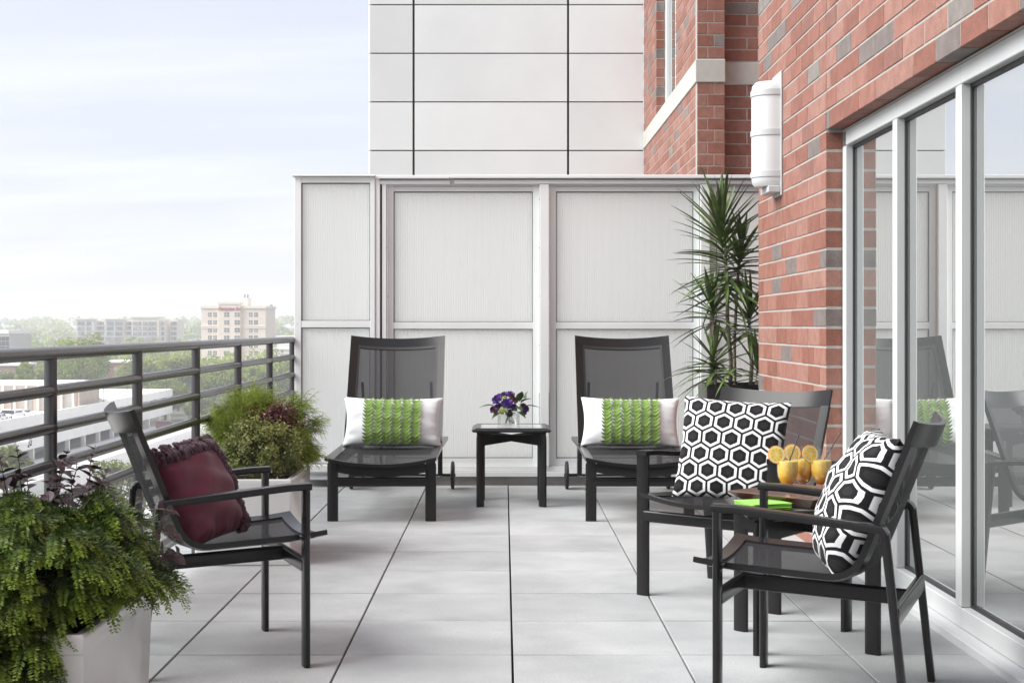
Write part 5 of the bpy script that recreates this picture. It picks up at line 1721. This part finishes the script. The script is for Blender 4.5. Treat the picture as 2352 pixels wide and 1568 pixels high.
# cars
M['car_white'] = mat('white_car_paint', (.62, .62, .62), .25, coat=.6, var=.02)
M['car_red'] = mat('red_car_paint', (.20, .014, .022), .25, coat=.6, var=.05)
M['car_grey'] = mat('silver_car_paint', (.36, .37, .38), .25, coat=.6, metal=.4, var=.03)
M['car_glass'] = mat('car_glass', (.02, .022, .026), .08, var=.1)
M['tyre'] = mat('tyre', (.015, .015, .016), .8, var=.2)
M['rim'] = mat('wheel_rim', (.45, .45, .46), .3, metal=.8, var=.05)
def car(label, loc, ang, paint, kind='suv'):
    t = thing('parked_car', label, 'car', loc, ang, 'cars parked on the garage decks')
    if kind == 'suv':
        L, H = 4.8, 1.85
        body = [(-2.4, .45), (-2.38, 1.05), (-2.30, 1.72), (-2.0, 1.84), (.35, 1.84), (.62, 1.74), (1.25, 1.16), (2.15, 1.02), (2.38, .85), (2.40, .42), (1.95, .34), (-2.1, .34)]
        glass = [(-2.2, 1.14), (-2.14, 1.66), (.38, 1.68), (.62, 1.58), (1.08, 1.16)]
    else:
        L, H = 4.6, 1.45
        body = [(-2.3, .45), (-2.28, .92), (-1.6, 1.02), (-1.05, 1.42), (.25, 1.44), (1.05, .98), (2.1, .86), (2.3, .70), (2.3, .38), (1.9, .30), (-2.0, .30)]
        glass = [(-1.45, 1.03), (-.98, 1.36), (.22, 1.38), (.92, 1.0)]
    w = .92
    n = len(body)
    vs = []
    for s in (-1, 1):
        for x, z in body: vs.append((x, s * (w - .16 * max(0, (z - 1.0)) / .8), z))
    fs = [tuple(range(n)), tuple(reversed(range(n, 2 * n)))] + [(i, n + i, n + (i + 1) % n, (i + 1) % n) for i in range(n)]
    MB().add(vs, fs).build('body', paint, t, 25)
    for s in (-1, 1):
        g = [(x, s * (w + .012 - .16 * max(0, (z - 1.0)) / .8), z) for x, z in glass]
        g2 = [(x, s * (w - .03 - .16 * max(0, (z - 1.0)) / .8), z) for x, z in glass]
        k = len(g)
        MB().add(g + g2, [tuple(range(k)), tuple(reversed(range(k, 2 * k)))] + [(i, k + i, k + (i + 1) % k, (i + 1) % k) for i in range(k)]).build('side_window', M['car_glass'], t, 0)
        for x in (-1.45, 1.42):
            q = MB().lathe([(0, -.11), (.24, -.11), (.36, -.11), (.37, -.06), (.37, .06), (.36, .11), (.24, .11), (0, .11)], 18)
            q.xform(Matrix.Translation((x, s * .84, .37)) @ Matrix.Rotation(R(90), 4, 'X'))
            wl_ = q.build('wheel', M['tyre'], t, 40)
            MB().lathe([(0, -.115), (.22, -.115), (.22, .115), (0, .115)], 14).xform(Matrix.Translation((x, s * .84, .37)) @ Matrix.Rotation(R(90), 4, 'X')).build('rim', M['rim'], wl_, 30)
    zt_ = glass[1][1]; zb_ = glass[0][1]
    MB().box(glass[0][0] - .14, -.66, zb_ + .05, glass[0][0] - .05, .66, zt_ - .08).build('rear_window', M['car_glass'], t, 0)
    f0, f1 = glass[-1], glass[-2]
    MB().add([(f0[0] + .10, -.72, f0[1]), (f0[0] + .10, .72, f0[1]), (f1[0] + .06, .64, f1[1]), (f1[0] + .06, -.64, f1[1])], [(0, 1, 2, 3)]).build('windscreen', M['car_glass'], t, 0)
    return t
def on(px, d, z): return (TX(px, d), d, z)
car('dark red sport utility vehicle parked below the railing', (-69.8, 303, -19.95), R(8), M['car_red'])
car('pale car parked beyond the red vehicle', (-67.2, 313, -19.95), R(12), M['car_white'], 'sedan')
car('white van with dark windows on the upper garage deck', (TX(20, 236), 236, zr), R(150), M['car_white'])
car('white saloon next to the van on the upper garage deck', (TX(44, 243), 243, zr), R(165), M['car_white'], 'sedan')
car('silver car at the left end of the upper garage deck', (TX(-3, 231), 231, zr), R(95), M['car_grey'], 'sedan')
car('white saloon at the far left on the lower deck', (TX(12, 204), 204, zd + .1 + 1.9), R(20), M['car_white'], 'sedan')
car('white vehicle seen from behind on the lower deck', (TX(54, 206), 206, zd + 2.0), R(-78), M['car_white'])
car('pale car showing above the garage parapet', (TX(222, 285), 285, zr), R(10), M['car_grey'], 'sedan')
MB().box(gx0, gy0 + .01, zd + .01, gx1 - .4, gy0 + 16, zd + 2.0).build('raised_deck', M['pave'], gar, 0)

# hotel
hot = thing('hotel_building', 'tall cream hotel with a red rooftop sign in the distance', 'building')
M['cream'] = mat('cream_render', (.78, .67, .57), .9, var=.05, vscale=.3)
M['cream2'] = mat('pale_render', (.82, .73, .63), .9, var=.05, vscale=.3)
hd = 570.0
hx0, hx1, hz1 = TX(462, hd), TX(610, hd), TZc(708, hd)
MB().box(hx0, hd, -30, hx1, hd + 24, hz1).build('wall', M['cream'], hot, 0)
MB().box(hx0 - .4, hd - .5, hz1 + .001, hx1 + .4, hd + 24.4, hz1 + 1.0).build('cornice', M['cream2'], hot, 0)
MB().box(TX(503, hd), hd - 1.1, -30, TX(553, hd), hd - .01, hz1 + 1.6).build('center_bay', M['cream'], hot, 0)
MB().box(TX(502, hd), hd - 1.4, hz1 + 1.61, TX(554, hd), hd + 5, hz1 + 2.5).build('center_cornice', M['cream2'], hot, 0)
MB().box(TX(527, hd), hd + 6, hz1 + 1.02, TX(562, hd), hd + 15, TZc(683, hd)).build('penthouse', M['cream2'], hot, 0)
MB().box(TX(594, hd), hd + 8, hz1 + 1.02, TX(612, hd), hd + 16, TZc(698, hd)).build('roof_unit', M['cream2'], hot, 0)
for px in (553, 560): MB().tube((TX(px, hd), hd + 9, TZc(683, hd)), (TX(px, hd), hd + 9, TZc(675, hd)), .25, seg=8).build('roof_vent', M['rail'], hot)
M['win_dark'] = mat('far_window', (.10, .11, .12), .2, var=.5, vscale=.4, objvar=.7)
M['win_frame'] = mat('far_window_frame', (.80, .74, .67), .7, var=.05)
wm = MB().box(-.7, -.02, -.82, .7, .05, .82).mesh('window', M['win_dark'], 0)
wf = MB().box(-.06, -.08, -.82, .06, -.021, .82).box(-.7, -.09, -.06, .7, -.081, .06).box(-.78, -.1, -.98, .78, -.021, -.83).mesh('window_frame', M['win_frame'], 0)
wm2 = MB().box(-1.0, -.02, -.82, 1.0, .05, .82).mesh('window', M['win_dark'], 0)
wf2 = MB().box(-.06, -.08, -.82, .06, -.021, .82).box(-1.0, -.09, -.06, 1.0, -.081, .06).box(-1.1, -.1, -.98, 1.1, -.021, -.83).mesh('window_frame', M['win_frame'], 0)
for row in range(8):
    z = TZc(722.5 + 17.6 * row, hd)
    for px, big in ((482, 0), (494, 0), (522, 1), (546, 1), (576, 0), (588, 0)):
        yy = hd - 1.1 if big else hd
        w_ = link('window', wm2 if big else wm, hot, (TX(px, hd), yy - .03, z))
        link('window_frame', wf2 if big else wf, w_)
for row in (1, 3): MB().box(hx0 - .15, hd - .25, TZc(748 + 0 * row, hd) - row * .35, hx1 + .15, hd - .005, TZc(748, hd) - row * .35 + .3).build('string_course', M['cream2'], hot, 0)
txt = bpy.data.curves.new('sign', 'FONT'); txt.body = 'Hampton Inn'; txt.size = 2.5; txt.extrude = .12; txt.shear = .35; txt.align_x = 'CENTER'; txt.offset = .03
to = bpy.data.objects.new('sign_text', txt); col.objects.link(to)
dg = bpy.context.evaluated_depsgraph_get()
sme = bpy.data.meshes.new_from_object(to.evaluated_get(dg))
bpy.data.objects.remove(to)
M['sign_red'] = mat('red_sign', (.42, .02, .03), .5, var=.1)
sme.materials.clear(); sme.materials.append(M['sign_red'])
so = link('sign_lettering', sme, hot, (TX(528, hd), hd - 1.30, TZc(712.5, hd)), (R(90), 0, 0))
so.scale = (.68, .82, 1)

# apartment block
apt = thing('apartment_block', 'long mid-rise apartment block with rows of windows in the distance', 'building')
ad = 870.0
M['tan'] = mat('tan_wall', (.66, .58, .49), .9, var=.08, vscale=.3)
M['redwall'] = mat('red_wall', (.30, .14, .12), .9, var=.1, vscale=.3)
M['greywall'] = mat('grey_wall', (.50, .49, .47), .9, var=.08, vscale=.3)
ax0, ax1 = TX(177, ad), TX(379, ad)
MB().box(ax0, ad, -30, ax1, ad + 18, TZc(735, ad)).build('wall', M['tan'], apt, 0)
MB().box(TX(386, ad), ad + 6, -30, TX(402, ad), ad + 24, TZc(734, ad)).build('side_wing', M['tan'], apt, 0)
for a, b, tp in ((177, 218, 734), (243, 286, 734), (304, 366, 730)):
    MB().box(TX(a, ad), ad - 1.6, -30, TX(b, ad), ad - .01, TZc(tp, ad)).build('projecting_bay', M['greywall'] if tp == 734 else M['tan'], apt, 0)
    MB().box(TX(a - 1, ad), ad - 2.4, TZc(tp, ad) + .01, TX(b + 1, ad), ad + 8, TZc(tp, ad) + .7).build('eave', M['tan'], apt, 0)
    MB().box(TX(a, ad) + .05, ad - 1.75, -30, TX(b, ad) - .05, ad - 1.61, TZc(774, ad)).build('brick_base', M['redwall'], apt, 0)
aw = {}
for w in (1.9, 2.8):
    aw[w] = MB().box(-w / 2, -.05, -.95, w / 2, .05, .95).box(-w / 2 - .15, -.25, -1.15, w / 2 + .15, .05, -.96).mesh('window', M['win_dark'], 0)
cols_ = [(184, 1.9, 1), (192, 1.9, 1), (206, 2.8, 1), (228, 2.8, 0), (234, 2.8, 0), (250, 1.9, 1), (257, 2.8, 1), (270, 1.9, 1), (278, 2.8, 1), (294, 2.8, 0), (300, 2.8, 0), (312, 2.8, 1), (323, 1.9, 1), (335, 2.8, 1), (346, 1.9, 1), (356, 2.8, 1), (374, 1.9, 0)]
for row in range(7):
    z = TZc(742.5 + 11.6 * row, ad)
    for px, w, pj in cols_:
        link('window', aw[w], apt, (TX(px, ad), ad - (1.78 if pj else .05), z))
    for px in (391, 397): link('window', aw[1.9], apt, (TX(px, ad), ad + 5.9, z))
    MB().box(TX(222, ad), ad - 1.5, z - 1.5, TX(240, ad), ad - .1, z - 1.25).build('balcony', M['tan'], apt, 0)
    MB().box(TX(289, ad), ad - 1.5, z - 1.5, TX(303, ad), ad - .1, z - 1.25).build('balcony', M['tan'], apt, 0)

# smaller buildings
M['office'] = mat('office_glass', (.07, .075, .085), .3, var=.2)
gb = thing('office_block', 'dark glass office block with a white top at the left edge', 'building')
gd = 430.0
MB().box(TX(-80, gd), gd, -26, TX(20, gd), gd + 20, TZc(766, gd)).build('wall', M['greywall'], gb, 0)
MB().box(TX(-81, gd), gd - .4, TZc(766, gd) + .01, TX(20.5, gd), gd + 20.4, TZc(758, gd)).build('cap', M['white_conc'], gb, 0)
pm = MB().box(-.55, -.06, -.62, .55, .0, .62).mesh('pane', M['office'], 0)
for i in range(9):
    for j in range(7):
        link('pane', pm, gb, (TX(18.5, gd) - .2 - i * 1.2, gd - .01, TZc(770, gd) - 1.0 - j * 1.4))
lb = [(thing('low_building', 'low white flat-roofed building right of the hotel', 'building'), 630, 700, 803, 835, 480, 'white_conc'),
      (thing('low_building', 'pale flat roof showing beyond the low white building', 'building'), 636, 720, 774, 800, 640, 'white_conc'),
      (thing('low_building', 'brown low building at the left edge among trees', 'building'), -40, 42, 840, 868, 410, 'redwall'),
      (thing('low_building', 'pink low building between the big trees', 'building'), 246, 292, 833, 860, 430, 'redwall')]
for t, a, b, y0_, y1_, d, mm_ in lb:
    MB().box(TX(a, d), d, TZc(y1_, d) - 12, TX(b, d), d + 15, TZc(y0_, d)).build('wall', M[mm_], t, 0)
    MB().box(TX(a, d) - .4, d - .4, TZc(y0_, d) + .01, TX(b, d) + .4, d + 15.4, TZc(y0_, d) + .6).build('roof', M['white_conc'], t, 0)
    MB().box(TX(a, d) + 2, d - .06, TZc(y0_, d) - 2.4, TX(b, d) - 2, d - .005, TZc(y0_, d) - 1.3).build('window_band', M['dark_in'], t, 0)

# trees
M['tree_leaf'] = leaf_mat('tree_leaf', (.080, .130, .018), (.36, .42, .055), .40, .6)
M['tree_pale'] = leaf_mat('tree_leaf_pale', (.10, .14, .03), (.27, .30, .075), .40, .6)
def tree(label, px, ytop, wpx, d, seed, pale=False, conic=False):
    r = np.random.default_rng(seed)
    x = TX(px, d); g = gz(x, d); top = TZc(ytop, d); W = wpx * d / 3355 / 2
    H = top - g
    t = thing('tree', label, 'tree', (x, d, g), 0, 'trees among the buildings')
    ch = min(H * .8, W * 2.0)
    nc = 46
    C = unit(r.normal(0, 1, (nc, 3))) * (r.uniform(.25, 1, (nc, 1)) ** .45)
    if conic: C[:, :2] *= (1.0 - .42 * (C[:, 2:3] + 1)) + .12
    C = C * np.array([W * .88, W * .8, ch * .44]) + np.array([0, 0, H - ch * .48])
    ct = r.uniform(0, 1, nc)
    n = 5200
    k = r.integers(0, nc, n)
    P = C[k] + unit(r.normal(0, 1, (n, 3))) * (W * .30 * r.uniform(.2, 1, (n, 1)) ** .5)
    nr = unit(r.normal(0, 1, (n, 3)) + np.array([0, 0, .5]))
    a = unit(np.cross(nr, r.normal(0, 1, (n, 3)))); b = np.cross(nr, a)
    s = (.020 * d / 340 * 11 * r.uniform(.6, 1.3, n) + .12)[:, None]
    V = np.stack([P - a * s, P - b * s * .7, P + a * s, P + b * s * .7], 1)
    tone = np.clip(.15 + .45 * ct[k] + .3 * (P[:, 2] - C[k][:, 2]) / (W * .3) + r.normal(0, .12, n), 0, 1)  # varied by clump, paler towards each clump's top
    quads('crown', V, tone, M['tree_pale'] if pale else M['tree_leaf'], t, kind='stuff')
    mb = MB()
    mb.path_tube([(0, 0, -1), (.1, 0, H * .3), (-.1, .1, H * .55), (0, 0, H * .8)], [W * .07 + .1, W * .05 + .08, W * .035 + .05, .06], 8)
    for q in range(9):
        c = C[q]
        mb.path_tube([(0, 0, H * .35), tuple(c * np.array([.5, .5, .85])), tuple(c)], [W * .03 + .04, W * .02 + .03, .03], 6)
    mb.build('trunk', M['wood_bark'], t)
    return t
tl = [('tallest spreading green tree, in front of the apartment block', 182, 764, 150, 342, 0, 0),
      ('slim pointed green tree left of the tallest tree', 58, 828, 52, 322, 0, 1),
      ('dense green tree between the tall tree and the railing post', 108, 838, 84, 350, 0, 0),
      ('broad green tree below the gap between apartments and hotel', 322, 812, 120, 372, 0, 0),
      ('round green tree just left of the hotel foot', 408, 812, 92, 392, 0, 0),
      ('broad green tree hiding the left foot of the hotel', 508, 838, 116, 362, 0, 0),
      ('round green tree hiding the right foot of the hotel', 590, 842, 84, 384, 0, 0),
      ('green tree below the low white building by the screen', 656, 828, 92, 420, 0, 0),
      ('pale green tree at the left edge above the garage', 12, 852, 84, 344, 1, 0),
      ('small yellow green tree behind the garage roof', 284, 886, 44, 336, 1, 0),
      ('pale young tree at the far end of the garage', 466, 918, 84, 336, 1, 0),
      ('green tree behind the far end of the garage', 380, 868, 110, 352, 0, 0),
      ('pale green tree at the lower left behind the railing', 26, 1024, 100, 182, 1, 0),
      ('pale green bushy tree below the railing behind the armchair', 268, 1058, 150, 178, 1, 0),
      ('wide green tree behind the cypress and railing', 560, 900, 130, 330, 0, 0)]
for i, (lb_, px, yt, w, d, pale, con) in enumerate(tl):
    tree(lb_, px, yt, w, d, 500 + i, bool(pale), bool(con))
# far wood that reads as one mass
r = np.random.default_rng(3)
n = 620
Y = 520 + 1450 * r.random(n) ** .75
X = -Y * r.uniform(-.02, .43, n)
Vs, Ts = [], []
for x, y in zip(X, Y):
    if (abs(y - 570) < 40 and -125 < x < -80) or (abs(y - 870) < 45 and -265 < x < -185): continue
    g = gz(x, y); H = r.uniform(11, 17); W = r.uniform(4.5, 7.5)
    k = 70
    u = unit(r.normal(0, 1, (k, 3))); u[:, 2] = np.abs(u[:, 2]) * 1.1 - .25
    P = np.array([x, y, g + H * .55]) + u * np.array([W, W, H * .5]) * r.uniform(.75, 1.05, (k, 1))
    nr = unit(u + r.normal(0, .5, (k, 3)))
    a = unit(np.cross(nr, r.normal(0, 1, (k, 3)))); b = np.cross(nr, a)
    s = r.uniform(.9, 1.9, k)[:, None]
    Vs.append(np.stack([P - a * s, P - b * s * .8, P + a * s, P + b * s * .8], 1))
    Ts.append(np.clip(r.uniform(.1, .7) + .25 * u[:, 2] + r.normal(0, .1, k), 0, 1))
for i in range(150):
    y = r.uniform(398, 500); x = -y * r.uniform(.10, .40)
    if any(a < x < b and abs(y - d) < 28 for a, b, d in ((-170, -140, 430), (-122, -106, 430), (-80, -60, 480), (-150, -130, 410))): continue
    g = gz(x, y); H = r.uniform(10.5, 14.5); W = r.uniform(4.5, 7)
    nc = 14; Cc = unit(r.normal(0, 1, (nc, 3))) * np.array([W * .7, W * .7, H * .34]) + np.array([x, y, g + H * .6]); ct = r.uniform(0, 1, nc)
    k = 420; q = r.integers(0, nc, k); u = unit(r.normal(0, 1, (k, 3)))
    P = Cc[q] + u * (W * .42)
    nr = unit(u + r.normal(0, .6, (k, 3))); a = unit(np.cross(nr, r.normal(0, 1, (k, 3)))); b = np.cross(nr, a)
    s = r.uniform(.3, .65, k)[:, None]
    Vs.append(np.stack([P - a * s, P - b * s * .8, P + a * s, P + b * s * .8], 1))
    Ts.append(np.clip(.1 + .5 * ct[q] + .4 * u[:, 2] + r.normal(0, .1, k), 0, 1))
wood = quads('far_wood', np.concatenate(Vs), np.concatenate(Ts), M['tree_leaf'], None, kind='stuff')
wood['label'] = 'distant wooded hillside along the horizon'; wood['category'] = 'woodland'

# ------------------------------------------------------------------ haze over the town
hz = MB().box(-1250, -70, -33, 900, 2120, 24).build('haze', None, smooth=0)
hz['kind'] = 'stuff'; hz['label'] = 'pale summer haze over the town'; hz['category'] = 'haze'
m, n, l, p = new_mat('haze_air'); n.remove(p)
pv = n.new('ShaderNodeVolumePrincipled')
pv.inputs['Color'].default_value = (.97, .985, 1, 1); pv.inputs['Density'].default_value = .0005; pv.inputs['Anisotropy'].default_value = 0.0
l.new(pv.outputs[0], n['Material Output'].inputs['Volume'])
hz.data.materials.append(m)
